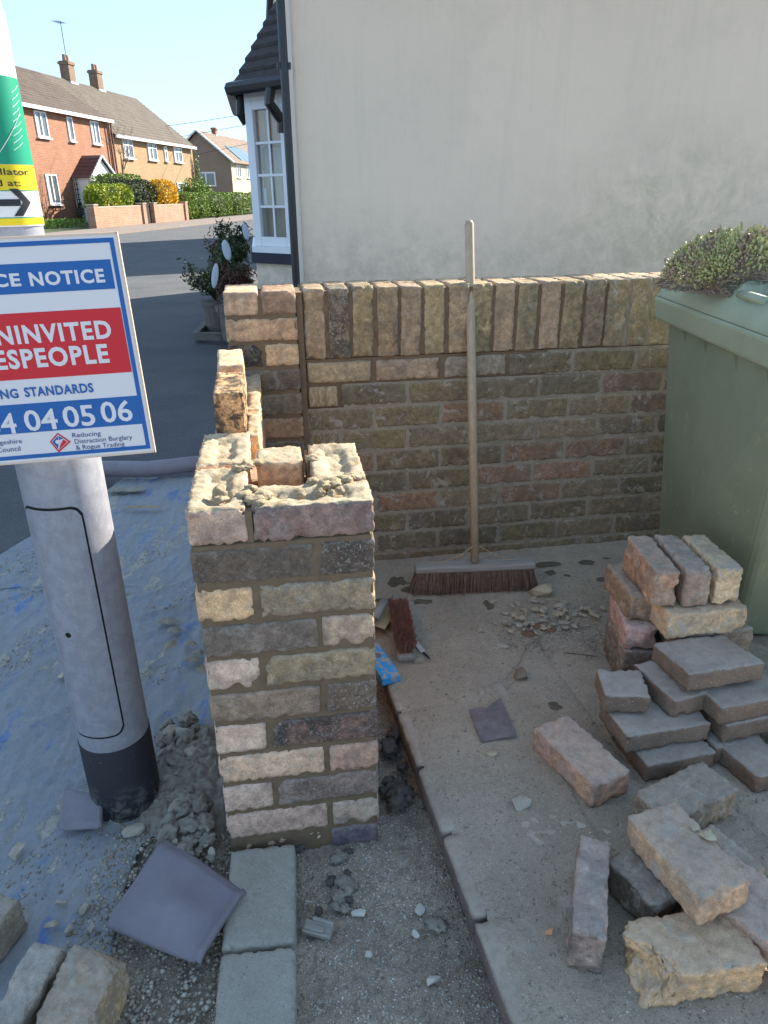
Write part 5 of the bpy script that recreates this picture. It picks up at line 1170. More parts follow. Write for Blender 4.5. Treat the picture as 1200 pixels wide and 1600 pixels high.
# hand tools by the pillar
tb = G(628, 975, DZ + .05)
brush = empty('hand_brush', (tb.x, tb.y, DZ), R(94), 'rust brown hand brush lying bristles up behind the pillar', 'brush')
MB().box((0, 0, .012), (.25, .052, .022)).box((.17, 0, .012), (.12, .024, .018)).build('brush_back', M_GREYWOOD, brush, bevel=.006)
o = bristles('bristles', .225, .048, .045, 4200, .012, M_BRISTLE2, brush, 0, seed=4); o.rotation_euler = (math.pi, 0, 0); o.location = (0, 0, .024); tag(o, kind='stuff')
MB().box((0, 0, .038), (.215, .042, .030)).build('bristle_core', M_BRISTLE2, brush, bevel=.008)
tp = G(602, 1040, DZ + .02); dust = empty('spirit_level', (tp.x - .015, tp.y + .02, DZ), R(112), 'blue paint splashed flat tool poking out from behind the pillar', 'tool')
def bluepaint():
    t = NT('chipped_blue_paint'); c = t.co('Object'); n = t.noise(c, 45, 6, .75, .5); t.color(t.mix(t.ramp(n, .42, .52), alb(120, 122, 120), alb(26, 118, 190))); t.rough(.6); t.bump(n, .3, .002); return t.m
MB().box((0, 0, .014), (.17, .055, .026)).build('body', bluepaint(), dust, bevel=.004)
MB().tube([(.02, -.0, .0275), (.02, .0, .0285)], .011, 14).build('vial', M_BLACKSHEET, dust)
tr_ = G(600, 965, DZ + .03); trow = empty('trowel', (tr_.x - .01, tr_.y, DZ), R(70), 'grey jointing trowel with a rolled steel plate resting behind the pillar', 'trowel')
MB().add([(-.06, -.035, .03), (.05, -.035, .035), (.05, .035, .05), (-.06, .035, .045), (-.06, -.035, .032), (.05, -.035, .037), (.05, .035, .052), (-.06, .035, .047)], [(0, 3, 2, 1), (4, 5, 6, 7), (0, 1, 5, 4), (1, 2, 6, 5), (2, 3, 7, 6), (3, 0, 4, 7)]).build('blade', simple('dull_steel', alb(130, 126, 112), .5, .2, 20, metal=.3), trow)
MB().tube([(-.055, .0, .066), (.03, .0, .07)], .015, 12).build('handle', M_GREYWOOD, trow, smooth=True)
sc_o = G(655, 1010, DZ + .01); scr = empty('scraper', (sc_o.x, sc_o.y, DZ), R(-68), 'small bright steel blade lying on the paving right of the hand brush', 'tool')
MB().box((0, 0, .008), (.055, .014, .003), M=Matrix.Rotation(R(14), 3, 'X')).build('blade', simple('light_steel', alb(170, 176, 190), .4, .15, 20, metal=.3), scr)
MB().tube([(.03, 0, .008), (.06, .004, .007)], .003, 8).build('tang', M_SLEEVE, scr)

# ================================================================== planted pots by the bay window
M_LEAF = leafmat('garden_leaves', (.05, .075, .025), (.12, .16, .05), (.035, .05, .02), 5); M_TWIG = simple('twig', (.09, .06, .045), .8, .2); M_PINK = leafmat('pink_blossom', (.55, .25, .28), (.6, .4, .4)); M_POT = simple('weathered_pot', (.16, .14, .12), .9, .2, 20, .5, 80); M_REDLEAF = leafmat('reddish_leaves', (.08, .04, .03), (.16, .08, .06), (.05, .06, .02), 6)
def shrub(x, y, z, rx, rz_, lab, lm, n=1500, sz=.028, pot=None, seed=0, extra=None):
    s = empty('potted_shrub', (x, y, z), 0, lab, 'plant'); r1 = random.Random(seed); tw = MB(); tipsl = []
    for k in range(26):
        a = r1.uniform(0, 6.28); e = r1.uniform(.1, 1.0); t = Vector((math.cos(a) * rx * e, math.sin(a) * rx * e, rz_ * r1.uniform(.5, 1.15))); mid_ = Vector((t.x * .35, t.y * .35, t.z * .5)); tw.tube([(0, 0, 0), mid_, t], [.006, .004, .0015], 4, False); tipsl.append((mid_, t))
    tw.build('stem', M_TWIG, s)
    def shp(r0, n):
        out = np.zeros((n, 3))
        for i in range(n):
            m_, t_ = tipsl[int(r0.integers(0, len(tipsl)))]; f_ = r0.random(); p = m_.lerp(t_, f_) * (1 + r0.normal(0, .03)); out[i] = (p.x + r0.normal(0, rx * .13), p.y + r0.normal(0, rx * .13), p.z + r0.normal(0, rz_ * .07))
        return out
    leafcloud('leaves', lm, s, n, shp, sz, seed, .35)
    if extra: leafcloud('blossom', extra, s, 70, shp, sz * .6, seed + 5, .8)
    if pot:
        MB().tube([(0, 0, -pot[1]), (0, 0, -.03), (0, 0, -.03), (0, 0, .01)], [pot[0] * .78, pot[0], pot[0] * 1.1, pot[0] * 1.1], 18).build('pot', M_POT, s)
    return s
shrub(-1.72, 7.7, .30, .30, .38, 'low dark shrub with pink flowers in a pot, nearest the wall top', M_LEAF, 1800, .026, (.15, .33), 1, M_PINK)
shrub(-1.40, 7.0, .34, .24, .36, 'low dark reddish shrub in front of the bay wall', M_REDLEAF, 1700, .026, (.16, .3), 2)
shrub(-1.90, 9.2, .42, .24, .42, 'open twiggy shrub with pinkish leaves in a wooden tub, left of the bay', M_REDLEAF, 900, .026, (.2, .42), 3, M_PINK)
shrub(-1.60, 8.2, .45, .24, .52, 'tall dense green shrub rising in front of the bay window', M_LEAF, 2600, .030, (.18, .45), 4)
shrub(-1.50, 7.6, .5, .20, .34, 'green bush with small white flowers between the tall shrub and the bay', M_LEAF, 1800, .026, (.15, .5), 6, M_GRITW)
M_ORN = simple('white_enamel', (.5, .54, .6), .35, .05)
for k, (px, d_, rx, rz_, ty, lab) in enumerate((((354, 391), 6.55, .036, .085, 8, 'white oval garden ornament standing highest among the shrubs, nearest'), ((336, 431), 6.2, .028, .100, -12, 'white narrow oval garden ornament leaning just behind the pier'), ((384, 362), 7.4, .03, .075, 5, 'white oval garden ornament half hidden beside the bay window'))):
    p = Vp(*px, (0, d_, 0), (0, 1, 0)); s = empty('garden_ornament', (p.x, p.y, 0), 0, lab, 'ornament')
    v = []; n = 20
    me = bmesh.new(); bmesh.ops.create_uvsphere(me, u_segments=20, v_segments=12, radius=1); mm = bpy.data.meshes.new('oval'); me.to_mesh(mm); me.free(); mm.transform(Matrix.Diagonal((rx, .008, rz_, 1))); mm.polygons.foreach_set('use_smooth', [True] * len(mm.polygons)); mm.materials.append(M_ORN)
    link('oval', mm, None, s, (0, 0, p.z), (0, R(-ty), 0)); MB().tube([(0, 0, 0), (0, 0, p.z - rz_ * .8)], .004, 6).build('stake', M_TWIG, s)
kb = MB(); a_, b_, c_, = G(345, 462, 0), G(303, 527, 0), G(345, 527, 0)
kk = MB(); kk.tube([G(345, 485, .03), G(306, 525, .03), G(420, 527, .03)], .05, 4); kk.build('bed_edging', M_POT); tag(bpy.data.objects['bed_edging'], 'pale stone edging round the small bed behind the pier', 'edging')

# ================================================================== far side of the street
GD = Vector((.132, .991, 0)); GN = Vector((.991, -.132, 0)); F0 = Vector((-16.7, 42, 0)); FA = math.atan2(GN.y, GN.x)
def FP(s, off, z): return F0 + GD * s + GN * off + Vector((0, 0, z))
def brickwall_mat(name, c1, c2, mortar, sx=4.4, dark=None):
    t = NT(name); c = t.co('Object'); sep = t.n('ShaderNodeSeparateXYZ'); t.l(c, sep.inputs[0]); cmb = t.n('ShaderNodeCombineXYZ')
    t.l(t.math('ADD', sep.outputs[0], sep.outputs[1]), cmb.inputs[0]); t.l(sep.outputs[2], cmb.inputs[1])
    b = t.n('ShaderNodeTexBrick'); b.inputs['Color1'].default_value = (*c1, 1); b.inputs['Color2'].default_value = (*c2, 1); b.inputs['Mortar'].default_value = (*mortar, 1); b.inputs['Scale'].default_value = 1
    b.inputs['Brick Width'].default_value = .225; b.inputs['Row Height'].default_value = .075; b.inputs['Mortar Size'].default_value = .008; b.inputs['Bias'].default_value = 0
    t.l(cmb.outputs[0], b.inputs['Vector']); n = t.noise(c, 1.5, 5, .6); col = t.mix(t.ramp(n, .35, .65, 0, .35), b.outputs[0], tuple(x * .75 for x in c1))
    t.color(col); t.rough(.9); t.bump(b.outputs['Fac'], -.3, .01); return t.m
M_RED = brickwall_mat('red_brick_facade', (.29, .115, .062), (.36, .16, .09), (.33, .24, .18)); M_BUFF = brickwall_mat('orange_buff_facade', (.34, .185, .085), (.40, .24, .125), (.36, .28, .2)); M_PALEB = brickwall_mat('pale_brown_gable', (.26, .18, .13), (.30, .21, .15), (.3, .24, .2)); M_CREAMF = simple('cream_front', (.55, .45, .30), .8, .1)
M_GWALL = brickwall_mat('garden_wall_brick', (.32, .165, .10), (.39, .22, .14), (.38, .31, .25))
def tilemat(name, c1, c2):
    t = NT(name); c = t.co('Object'); n = t.noise(c, 1.2, 6, .7); n2 = t.noise(c, 12, 5, .7); br_ = t.n('ShaderNodeTexBrick'); br_.inputs['Color1'].default_value = (*c1, 1); br_.inputs['Color2'].default_value = (*c2, 1); br_.inputs['Mortar'].default_value = (*[x * .4 for x in c1], 1); br_.inputs['Brick Width'].default_value = .18; br_.inputs['Row Height'].default_value = .2; br_.inputs['Mortar Size'].default_value = .008; br_.inputs['Scale'].default_value = 1
    sep = t.n('ShaderNodeSeparateXYZ'); t.l(c, sep.inputs[0]); cmb = t.n('ShaderNodeCombineXYZ'); t.l(sep.outputs[1], cmb.inputs[0]); t.l(sep.outputs[2], cmb.inputs[1]); t.l(cmb.outputs[0], br_.inputs['Vector'])
    col = t.mix(t.ramp(n2, .35, .7, 0, .5), br_.outputs[0], c2); col = t.mix(t.ramp(n, .4, .65, 0, .4), col, tuple(x * 1.3 for x in c2)); t.color(col); t.rough(.9); t.bump(n2, .4, .02); return t.m
M_TILE = tilemat('brown_roof_tiles', (.07, .05, .04), (.115, .088, .07)); M_TILE2 = tilemat('russet_roof_tiles', (.17, .12, .09), (.23, .17, .13)); M_PORCHT = tilemat('dark_red_porch_tiles', (.085, .04, .035), (.11, .055, .05))
M_WINGLASS = NT('far_window_glass'); M_WINGLASS.color((.10, .12, .13)); M_WINGLASS.rough(.08); M_WINGLASS.b.inputs['Specular IOR Level'].default_value = .8; M_WINGLASS = M_WINGLASS.m
# every far house uses the facade frame: x = away from the street axis (GN), y = along the street (GD)
FM = Matrix((GN, GD, Vector((0, 0, 1)))).transposed().to_4x4(); FM.translation = F0
def fhouse(lab): o = empty('house', (0, 0, 0), 0, lab, 'house'); o.matrix_world = FM; return o
def tiled_slope(par, s0, s1, x_e, z_e, x_r, z_r, mat, name='roof', rows_=16):
    mb = MB()
    for i in range(rows_):
        f0, f1 = i / rows_, (i + 1) / rows_; xa, za = x_e + (x_r - x_e) * f0, z_e + (z_r - z_e) * f0; xb, zb_ = x_e + (x_r - x_e) * f1, z_e + (z_r - z_e) * f1
        mb.add([(xa, s0, za), (xa, s1, za), (xa, s1, za + .045), (xa, s0, za + .045), (xb, s0, zb_), (xb, s1, zb_)], [(0, 1, 2, 3), (3, 2, 5, 4), (0, 3, 4), (1, 5, 2)])
    return mb.build(name, mat, par)
def window(par, s0, z0, s1, z1, x=0.0, cols=2, transom=False):
    wv_ = MB(); wf = .07; xo = x + .03
    wv_.box((xo - .02, s0 + wf / 2, (z0 + z1) / 2), (.10, wf, z1 - z0)); wv_.box((xo - .02, s1 - wf / 2, (z0 + z1) / 2), (.10, wf, z1 - z0)); wv_.box((xo - .02, (s0 + s1) / 2, z0 + wf / 2), (.098, s1 - s0 - 2 * wf, wf)); wv_.box((xo - .02, (s0 + s1) / 2, z1 - wf / 2), (.098, s1 - s0 - 2 * wf, wf))
    for k in range(1, cols): y = s0 + (s1 - s0) * k / cols; wv_.box((xo - .021, y, (z0 + z1) / 2), (.096, .09, z1 - z0 - 2 * wf))
    if transom: wv_.box((xo - .022, (s0 + s1) / 2, z1 - (z1 - z0) * .3), (.094, s1 - s0 - 2 * wf, .06))
    o = wv_.build('window', M_UPVC, par)
    MB().box((x + .005, (s0 + s1) / 2, (z0 + z1) / 2), (.03, s1 - s0 - .02, z1 - z0 - .02)).build('pane', M_WINGLASS, o)
    MB().box((x + .06, (s0 + s1) / 2, z0 - .04), (.16, s1 - s0 + .12, .06)).build('sill', M_UPVC, o)
    cw = (s1 - s0) * .2; MB().box((x + .024, s0 + .08 + cw / 2, (z0 + z1) / 2), (.006, cw, z1 - z0 - .16)).build('curtain', simple('curtain', (.5, .5, .48), .9) if 'curtain' not in bpy.data.materials else bpy.data.materials['curtain'], o)
    return o
def chimney(par, x, y, z0, h, w1=.8, w2=.62, mat=M_BUFF, pots=1):
    w1, w2 = w1 * .8, w2 * .85; m = MB(); m.box((x, y, z0 + h / 2), (w2, w1, h)); m.box((x, y, z0 + h - .12), (w2 + .12, w1 + .12, .14)); o = m.build('chimney', mat, par)
    for k in range(pots): MB().tube([(x, y + (k - (pots - 1) / 2) * .35, z0 + h), (x, y + (k - (pots - 1) / 2) * .35, z0 + h + .35)], [.13, .10], 10).build('chimney_pot', M_GWALL, o)
    MB().box((x, y, z0 + .12), (w2 + .16, w1 + .16, .10)).build('flashing', M_UPVC, o)
def aerial(par, x, y, z, h=1.8, n=5):
    m = MB(); m.tube([(x, y, z), (x, y, z + h)], .022, 5); m.tube([(x, y - .7, z + h * .96), (x, y + .4, z + h)], .018, 5)
    for k in range(n): t = k / n; m.tube([(x - .28, y - .6 + t, z + h * .96 + .03 * t), (x + .28, y - .6 + t, z + h * .96 + .03 * t)], .012, 4)
    m.build('aerial', M_BLACKPL, par)
h1 = fhouse('red brick semi detached house with a white gabled porch across the street'); h2 = fhouse('orange brick house adjoining the red one, with a longer brown roof and four upper windows')
MB().box((-4, 1.2, 2.65), (8, 9.4, 5.5)).build('wall', M_RED, h1); g = MB(); g.add([(0, -3.5, 5.4), (-8, -3.5, 5.4), (-4, -3.5, 7.8), (0, -3.3, 5.4), (-8, -3.3, 5.4), (-4, -3.3, 7.8)], [(0, 2, 1), (3, 4, 5), (0, 3, 5, 2), (1, 2, 5, 4)]); g.build('gable', M_RED, h1)
tiled_slope(h1, -3.8, 5.95, .32, 5.35, -4, 8.0, M_TILE); tiled_slope(h1, -3.8, 5.95, -8.3, 5.35, -4, 8.0, M_TILE, 'rear_roof')
MB().box((.30, 1.05, 5.33), (.10, 9.7, .16)).build('white_gutter', M_UPVC, h1); MB().box((.16, 5.5, 2.7), (.08, .08, 5.2)).box((.16, 5.8, 2.7), (.08, .08, 5.2)).build('downpipe', simple('brown_pipe', (.12, .04, .03), .6), h1)
for (a, b, c_, d_), n_ in zip(((-1.92, 4.06, -.86, 5.22), (1.09, 4.06, 1.65, 5.2), (3.59, 4.06, 4.5, 5.22), (-1.93, .98, -.87, 2.39)), (2, 1, 2, 2)): window(h1, a, b, c_, d_, 0, n_)
MB().box((-4, 12.45, 2.2), (7.96, 13.0, 4.9)).build('wall', M_BUFF, h2)
tiled_slope(h2, 5.96, 19.0, .32, 4.62, -4, 8.0, tilemat('grey_brown_roof_tiles', (.09, .072, .057), (.135, .11, .088)), 'roof', 18); tiled_slope(h2, 5.96, 19.0, -8.3, 4.62, -4, 8.0, M_TILE, 'rear_roof')
g = MB(); g.add([(0, 18.9, 4.6), (-8, 18.9, 4.6), (-4, 18.9, 7.9), (0, 18.7, 4.6), (-8, 18.7, 4.6), (-4, 18.7, 7.9)], [(0, 1, 2), (3, 5, 4), (0, 2, 5, 3), (1, 4, 5, 2)]); g.build('gable', M_BUFF, h2)
MB().box((.30, 12.5, 4.60), (.10, 13.0, .16)).build('white_gutter', M_UPVC, h2)
for (a, b, c_, d_), n_ in zip(((7.31, 3.49, 8.63, 4.53), (10.87, 3.52, 12.25, 4.56), (13.55, 3.54, 13.98, 4.45), (15.24, 3.55, 16.68, 4.50), (15.16, 1.0, 16.71, 2.21)), (2, 2, 1, 2, 2)): window(h2, a, b, c_, d_, 0, n_, True)
chimney(h1, -4, 2.7, 7.6, 1.7, .9, .7, M_RED, 1); M_CHIM = brickwall_mat('sooty_chimney_brick', (.20, .12, .075), (.27, .17, .11), (.25, .2, .16)); chimney(h1, -4, 9.6, 7.7, 1.3, .9, .7, M_CHIM, 2); chimney(h2, -4, 13.2, 7.7, 1.3, .9, .7, M_CHIM, 2)
aerial(h1, -4, 3.2, 9.2, 2.2); aerial(h2, -4, 9.7, 9.0, 2.1)
# porch
pw = empty('porch'); pw.parent = h1; ps0, ps1, pd, pz = .75, 3.6, 1.0, 2.35
for cc_, dd_ in (((pd / 2, ps0 + .06, pz / 2), (pd, .12, pz)), ((pd / 2, ps1 - .06, pz / 2), (pd, .12, pz)), ((pd - .05, ps0 + .4, pz / 2), (.1, .56, pz)), ((pd - .05, ps1 - .4, pz / 2), (.1, .56, pz))): MB().box(cc_, dd_).build('porch_wall', M_UPVC, pw)
MB().add([(pd, ps0 + .05, pz), (pd, ps1 - .05, pz), (pd, (ps0 + ps1) / 2, 3.25), (pd - .06, ps0 + .05, pz), (pd - .06, ps1 - .05, pz), (pd - .06, (ps0 + ps1) / 2, 3.25)], [(0, 1, 2), (3, 5, 4), (0, 2, 5, 3), (1, 4, 5, 2)]).build('porch_gable', M_UPVC, pw)
pmid = (ps0 + ps1) / 2
pr_ = MB()
for sgn, se in ((-1, ps0 - .18), (1, ps1 + .18)):
    for i in range(6):
        f0, f1 = i / 6, (i + 1) / 6; ya, za = se + (pmid - se) * f0, 2.25 + 1.13 * f0; yb, zb_ = se + (pmid - se) * f1, 2.25 + 1.13 * f1
        pr_.add([(0, ya, za + .05), (pd + .12, ya, za + .05), (pd + .12, yb, zb_ + .02), (0, yb, zb_ + .02), (0, ya, za), (pd + .12, ya, za)], [(0, 1, 2, 3), (0, 4, 5, 1), (0, 3, 4), (1, 5, 2)])
pr_.build('porch_roof', M_PORCHT, pw)
MB().tube([(pd + .14, ps0 - .16, 2.24), (pd + .14, pmid, 3.38)], .06, 4).tube([(pd + .14, ps1 + .16, 2.24), (pd + .14, pmid, 3.38)], .06, 4).build('bargeboard', M_UPVC, pw)
MB().box((pd - .12, pmid, 1.0), (.05, 1.2, 2.0)).build('door', M_WINGLASS, pw)
tl = empty('trellis', FP(.9, .25, 0), FA, 'dark trellis with a climber against the red brick wall left of the porch', 'trellis'); tm = MB()
for k in range(5): tm.box((0, -.5 + k * .22, 1.1), (.04, .03, 2.2))
for k in range(9): tm.box((.022, -.06, .2 + k * .25), (.03, 1.0, .03))
tm.build('lattice', simple('dark_wood', (.04, .03, .025), .8), tl); leafcloud('climber', M_LEAF, tl, 700, blob(0, -.1, .5, .15, .5, .6, seed=3), .05, 3, .6)
# garden walls, gate, hedges
GW0 = Vector((-12.8, 34.3, 0))
def gw(s, off=0, z=0): return GW0 + GD * s + GN * off + Vector((0, 0, z))
def gwall(s0, s1, lab):
    o = empty('garden_wall', gw(s0), math.atan2(GD.y, GD.x), lab, 'wall'); l = s1 - s0
    MB().box((l / 2, 0, .42), (l, .22, .88)).build('brickwork', M_GWALL, o); MB().box((l / 2, 0, .885), (l, .26, .05)).build('coping', simple('wall_coping', (.42, .33, .26), .9, .15), o)
    for k, x in enumerate((.2, l - .2)): p_ = MB().box((x, -.015, .47), (.36, .36, 1.0)).build('pier', M_GWALL, o); MB().box((x, -.015, .99), (.42, .42, .05)).build('pier_cap', bpy.data.materials['wall_coping'], p_)
gwall(0, 5.4, 'low brick garden wall under the yellow green hedge across the street'); gwall(6.3, 11.0, 'low brick garden wall under the orange bush across the street')
gt_ = empty('garden_gate', gw(5.5), math.atan2(GD.y, GD.x), 'narrow dark gate between the two low brick garden walls', 'gate')
for k in range(5): MB().box((.08 + k * .15, 0, .5), (.12, .03, .9)).build('board', bpy.data.materials['dark_wood'], gt_)
M_HYEL = leafmat('yellow_green_hedge', (.22, .28, .02), (.50, .50, .04), (.16, .24, .02), 1.5); M_HDARK = leafmat('dark_green_hedge', (.02, .035, .012), (.06, .09, .03)); M_FORS = leafmat('orange_yellow_blossom', (.60, .32, .01), (.75, .48, .02)); M_HGRN = leafmat('mid_green_hedge', (.10, .17, .02), (.24, .33, .05), (.16, .25, .04), 2); M_CORE = simple('hedge_core', (.025, .03, .012), .9)
def hedge(name, s, off, z0, ls, lw, h, mat, lab, cat='hedge', n=5000, sz=.055, boxy=4.0, seed=0, lump=.12, group=None):
    c = gw(s, off, 0); o = empty(name, c, math.atan2(GD.y, GD.x), lab, cat, group)
    leafcloud('foliage', mat, o, n, blob(0, 0, z0 + h / 2, ls / 2, lw / 2, h / 2, lump, .86, seed, False, boxy), sz, seed, .6)
    me = lump_mesh('core', 1, seed + 3, M_CORE, 1, 3, .08); me.transform(Matrix.Diagonal((ls / 2 * .82, lw / 2 * .98, h / 2 * .84, 1))); link('hedge_core', me, None, o, (0, 0, z0 + h / 2))
    MB().tube([(0, 0, 0), (0, 0, z0 + h / 2)], .06, 6).build('trunk', M_TWIG, o); return o
hedge('hedge', 3.5, -.75, .65, 3.6, 1.2, 1.2, M_HYEL, 'clipped yellow green hedge behind the left garden wall', seed=1, n=8000)
hedge('hedge', 6.9, -1.2, .55, 3.6, 1.8, 1.55, M_HDARK, 'dark green rounded hedge between the yellow green hedge and the orange bush', seed=2, n=6500)
hedge('hedge', 9.0, -2.9, .8, 4.4, 1.8, 1.65, M_HGRN, 'green domed hedge behind the dark one', seed=3, n=5000)
hedge('flowering_bush', 9.5, -.7, .6, 2.9, 1.3, 1.55, M_FORS, 'bright orange yellow flowering bush behind the right garden wall', 'bush', seed=4, n=5500, boxy=3)
for k, (s, l, h, lab) in enumerate(((12.1, 1.9, 1.4, 'green hedge block next right of the right garden wall'), (14.1, 2.0, 1.4, 'second green hedge block from the right garden wall'), (17.6, 4.2, 1.42, 'long green hedge block in the middle of the hedge row'), (22.2, 4.4, 1.4, 'green hedge block with pale patches towards the bay window'), (28.2, 6.5, 1.5, 'farthest green hedge block beside the bay window'))):
    hedge('hedge', s, -.5 + (.0 if k < 4 else .4), .1, l, 1.3, h, M_HGRN, lab, seed=10 + k, n=4500, boxy=6, lump=.06)
# loose bush, bare tree, climber
bc = gw(21.5, -3.2); bsh = empty('bush', bc, 0, 'loose bright green bush rising above the hedge row', 'bush'); leafcloud('foliage', M_HGRN, bsh, 4200, blob(0, 0, 1.2, 1.4, 1.2, 1.25, .35, .3, 21), .09, 21, .5); MB().tube([(0, 0, 0), (0, 0, 1.4)], .1, 6).build('trunk', M_TWIG, bsh)
def branch(mb, p, d, l, r_, depth, rn):
    q = p + d * l; m_ = (p + q) / 2 + Vector((rn.gauss(0, .04), rn.gauss(0, .04), rn.gauss(0, .04))) * l; mb.tube([p, m_, q], [r_, r_ * .85, r_ * .65], 5, False)
    if depth == 0: return
    for k in range(rn.choice((2, 3, 3))):
        nd = (d + Vector((rn.gauss(0, .55), rn.gauss(0, .55), rn.gauss(.1, .3)))).normalized(); branch(mb, q if k else m_.lerp(q, .7), nd, l * rn.uniform(.62, .85), r_ * .6, depth - 1, rn)
bt = empty('bare_tree', gw(8.2, -2.6), 0, 'small bare branching tree in front of the orange brick house', 'tree'); mb = MB(); branch(mb, Vector((0, 0, 0)), Vector((0, 0, 1)), 1.6, .07, 5, random.Random(4)); mb.build('branches', simple('grey_brown_bark', (.20, .14, .10), .9), bt)
cl = empty('climbing_plant', FP(18.9, .25, 0), 0, 'variegated climber growing up the far corner of the orange brick house', 'plant'); leafcloud('foliage', leafmat('variegated_leaves', (.12, .17, .06), (.45, .42, .25)), cl, 900, blob(0, 0, 2.3, .2, .25, 2.3, .3, .2, 5), .07, 5, .6); MB().tube([(0, 0, 0), (0, 0, 3)], .04, 5).build('stem', M_TWIG, cl)
# third house, gable towards us, and the one behind it
def gable_house(x0, y0, wd, ln, ze, zr, lab, solar=False, wins=True):
    o = empty('house', (x0, y0, 0), math.atan2(GD.y, GD.x) - R(90), lab, 'house')    # local y along street, x to the right; x0 = right front corner
    MB().box((-wd / 2, ln / 2, ze / 2 - .1), (wd, ln, ze + .2)).build('wall', [M_PALEB], o)
    MB().add([(0, 0, ze), (-wd, 0, ze), (-wd / 2, 0, zr), (0, .2, ze), (-wd, .2, ze), (-wd / 2, .2, zr)], [(0, 2, 1), (3, 4, 5), (0, 3, 5, 2), (1, 2, 5, 4)]).build('gable', M_PALEB, o)
    MB().box((.02, ln / 2, ze / 2 - .1), (.04, ln, ze + .18)).build('front_wall', M_CREAMF, o)
    tiled_slope(o, -.3, ln + .3, .45, ze - .15, -wd / 2, zr + .15, M_TILE2, 'roof', 10); tiled_slope(o, -.3, ln + .3, -wd - .45, ze - .15, -wd / 2, zr + .15, M_TILE2, 'rear_roof', 4)
    MB().tube([(.45, -.32, ze - .12), (-wd / 2, -.32, zr + .16)], .10, 4).tube([(-wd - .45, -.32, ze - .12), (-wd / 2, -.32, zr + .16)], .10, 4).build('bargeboard', M_UPVC, o)
    chimney(o, -wd / 2, ln * .25, zr - .1, .8, .6, .5, M_RED, 0)
    if wins:
        w_ = MB(); w_.box((-wd * .43, -.03, 2.75), (1.9, .06, 1.25)); wo2 = w_.build('window', M_UPVC, o); MB().box((-wd * .43 - .45, -.065, 2.75), (.75, .02, 1.0)).box((-wd * .43 + .45, -.065, 2.75), (.75, .02, 1.0)).build('pane', M_WINGLASS, wo2)
    for k in range(3): window(o, 1.4 + k * 3.2, 2.9, 2.8 + k * 3.2, 4.0, .04, 2)
    if solar:
        f0, f1 = .10, .55; xa, za, xb, zb_ = .45 + (-wd / 2 - .45) * f0, ze - .15 + (zr - ze + .3) * f0 + .12, .45 + (-wd / 2 - .45) * f1, ze - .15 + (zr - ze + .3) * f1 + .12
        t = NT('solar_glass'); t.color((.25, .3, .36)); t.rough(.15); t.b.inputs['Metallic'].default_value = .6
        for k in range(3): MB().add([(xa, 3.0 + k * 1.75, za), (xa, 4.65 + k * 1.75, za), (xb, 4.65 + k * 1.75, zb_), (xb, 3.0 + k * 1.75, zb_), (xa, 3.0 + k * 1.75, za - .08), (xa, 4.65 + k * 1.75, za - .08), (xb, 4.65 + k * 1.75, zb_ - .08), (xb, 3.0 + k * 1.75, zb_ - .08)], [(0, 1, 2, 3), (0, 4, 5, 1), (1, 5, 6, 2), (2, 6, 7, 3), (3, 7, 4, 0)]).build('solar_panel', t.m, o)
    return o
gable_house(-14.06, 75, 5.9, 19, 4.25, 6.75, 'house with pale brown gable and solar panels on its russet roof', True)
gable_house(-13.6, 103, 6, 12, 4.4, 7.0, 'farthest house just showing its white bargeboard beside the bay window', False, False)
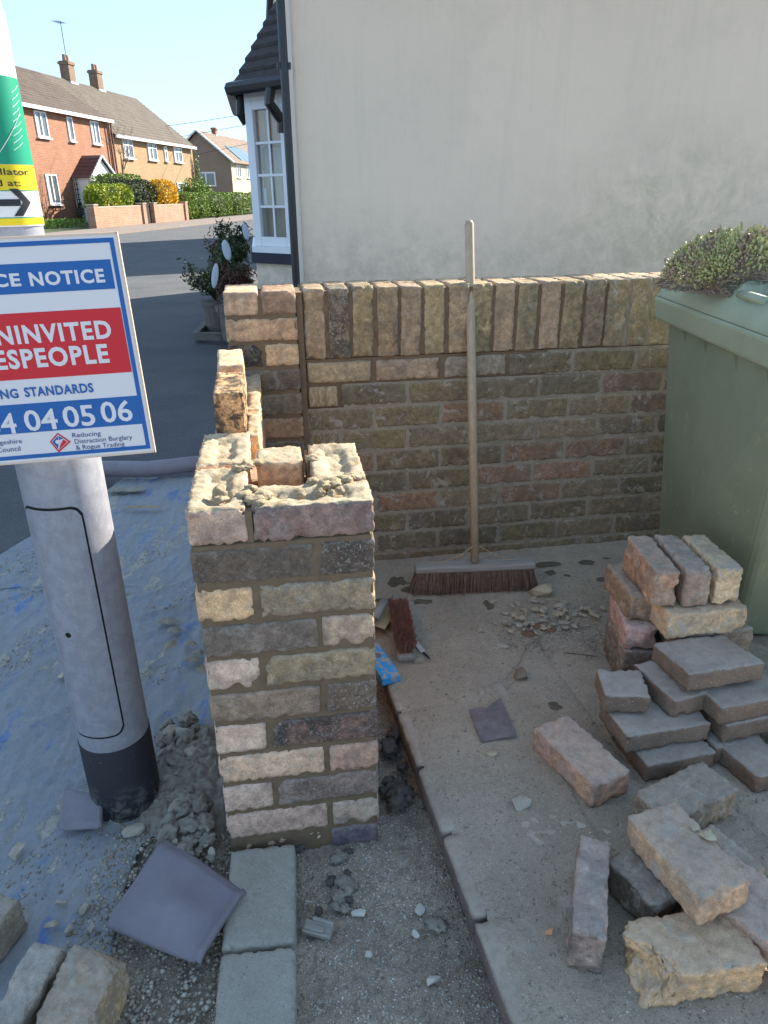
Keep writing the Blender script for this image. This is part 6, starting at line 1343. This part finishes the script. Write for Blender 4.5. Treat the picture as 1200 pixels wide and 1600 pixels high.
# pavement, front gardens
tag(MB().prism([gw(-14, 3.0).xy, gw(60, 3.0).xy, gw(60, .12).xy, gw(-14, .12).xy], -.06, .03).build('pavement', M_PAVE), kind='structure')
tag(MB().prism([gw(-14, .10).xy, gw(60, .10).xy, gw(60, -16).xy, gw(-14, -16).xy], -.06, .02).build('front_garden', gritty('lawn_ground', (.05, .07, .025), (.08, .10, .04), (.12, .13, .06), .6, 3, .5)), kind='structure')
lg = MB()
leafcloud('ground_cover', M_HGRN, None, 2500, lambda r0, n: np.stack([gw(0).x - 3.0 + r0.normal(0, .8, n), gw(0).y + 2.5 + r0.normal(0, 1.2, n), r0.uniform(.03, .35, n)], 1), .05, 77, .5)['kind'] = 'stuff'
# overhead wires and far bare trees
for k, (p, q) in enumerate((((215, 178, 60), (480, 132, 60)), ((215, 200, 62), (480, 148, 62)), ((250, 232, 70), (480, 178, 70)))):
    a = Vp(p[0], p[1], (0, p[2], 0), (0, 1, 0)); b = Vp(q[0], q[1], (0, q[2], 0), (0, 1, 0)); a = a + (a - b) * 1.2; b = b + (b - a) * .7
    pts = [a.lerp(b, t / 12) - Vector((0, 0, 1.2 * math.sin(math.pi * t / 12))) for t in range(13)]
    tag(MB().tube(pts, .02, 4).build('overhead_wire', M_BLACKPL), ('uppermost overhead wire crossing the sky', 'middle overhead wire crossing the sky', 'lowest overhead wire crossing the sky')[k], 'wire')
for k, (x, y, s) in enumerate(((-16.5, 128, 1.0), (-21, 132, 1.1), (-12, 126, .95), (-26.5, 135, 1.1))):
    t_ = empty('bare_tree', (x, y, 0), 0, ('bare distant tree above the far roofs beside the bay window', 'bare distant tree above the solar panel roof', 'bare distant tree hidden mostly by the bay window', 'bare distant tree above the gable peak')[k], 'tree'); mb = MB(); branch(mb, Vector((0, 0, 0)), Vector((0, 0, 1)), 3.3 * s, .22, 5, random.Random(30 + k)); mb.build('branches', bpy.data.materials['grey_brown_bark'], t_)
# next door's house on our side further along (its shadow crosses the road)
nb = empty('rendered_house', Vector((-1.9, 21.5, 0)), math.atan2(.153, .988), 'neighbouring house beyond the white one on the near side of the street', 'house'); MB().box((4, 4, 2.7), (8, 8, 5.4)).build('wall', M_RENDER, nb); MB().add([(-.3, -.2, 5.3), (8.3, -.2, 5.3), (8.3, 8.2, 5.3), (-.3, 8.2, 5.3), (4, -.2, 7.6), (4, 8.2, 7.6)], [(0, 4, 5, 3), (1, 2, 5, 4), (0, 1, 4), (3, 5, 2), (0, 3, 2, 1)]).build('roof', M_ROOFDARK, nb)
print('objects', len(bpy.data.objects))
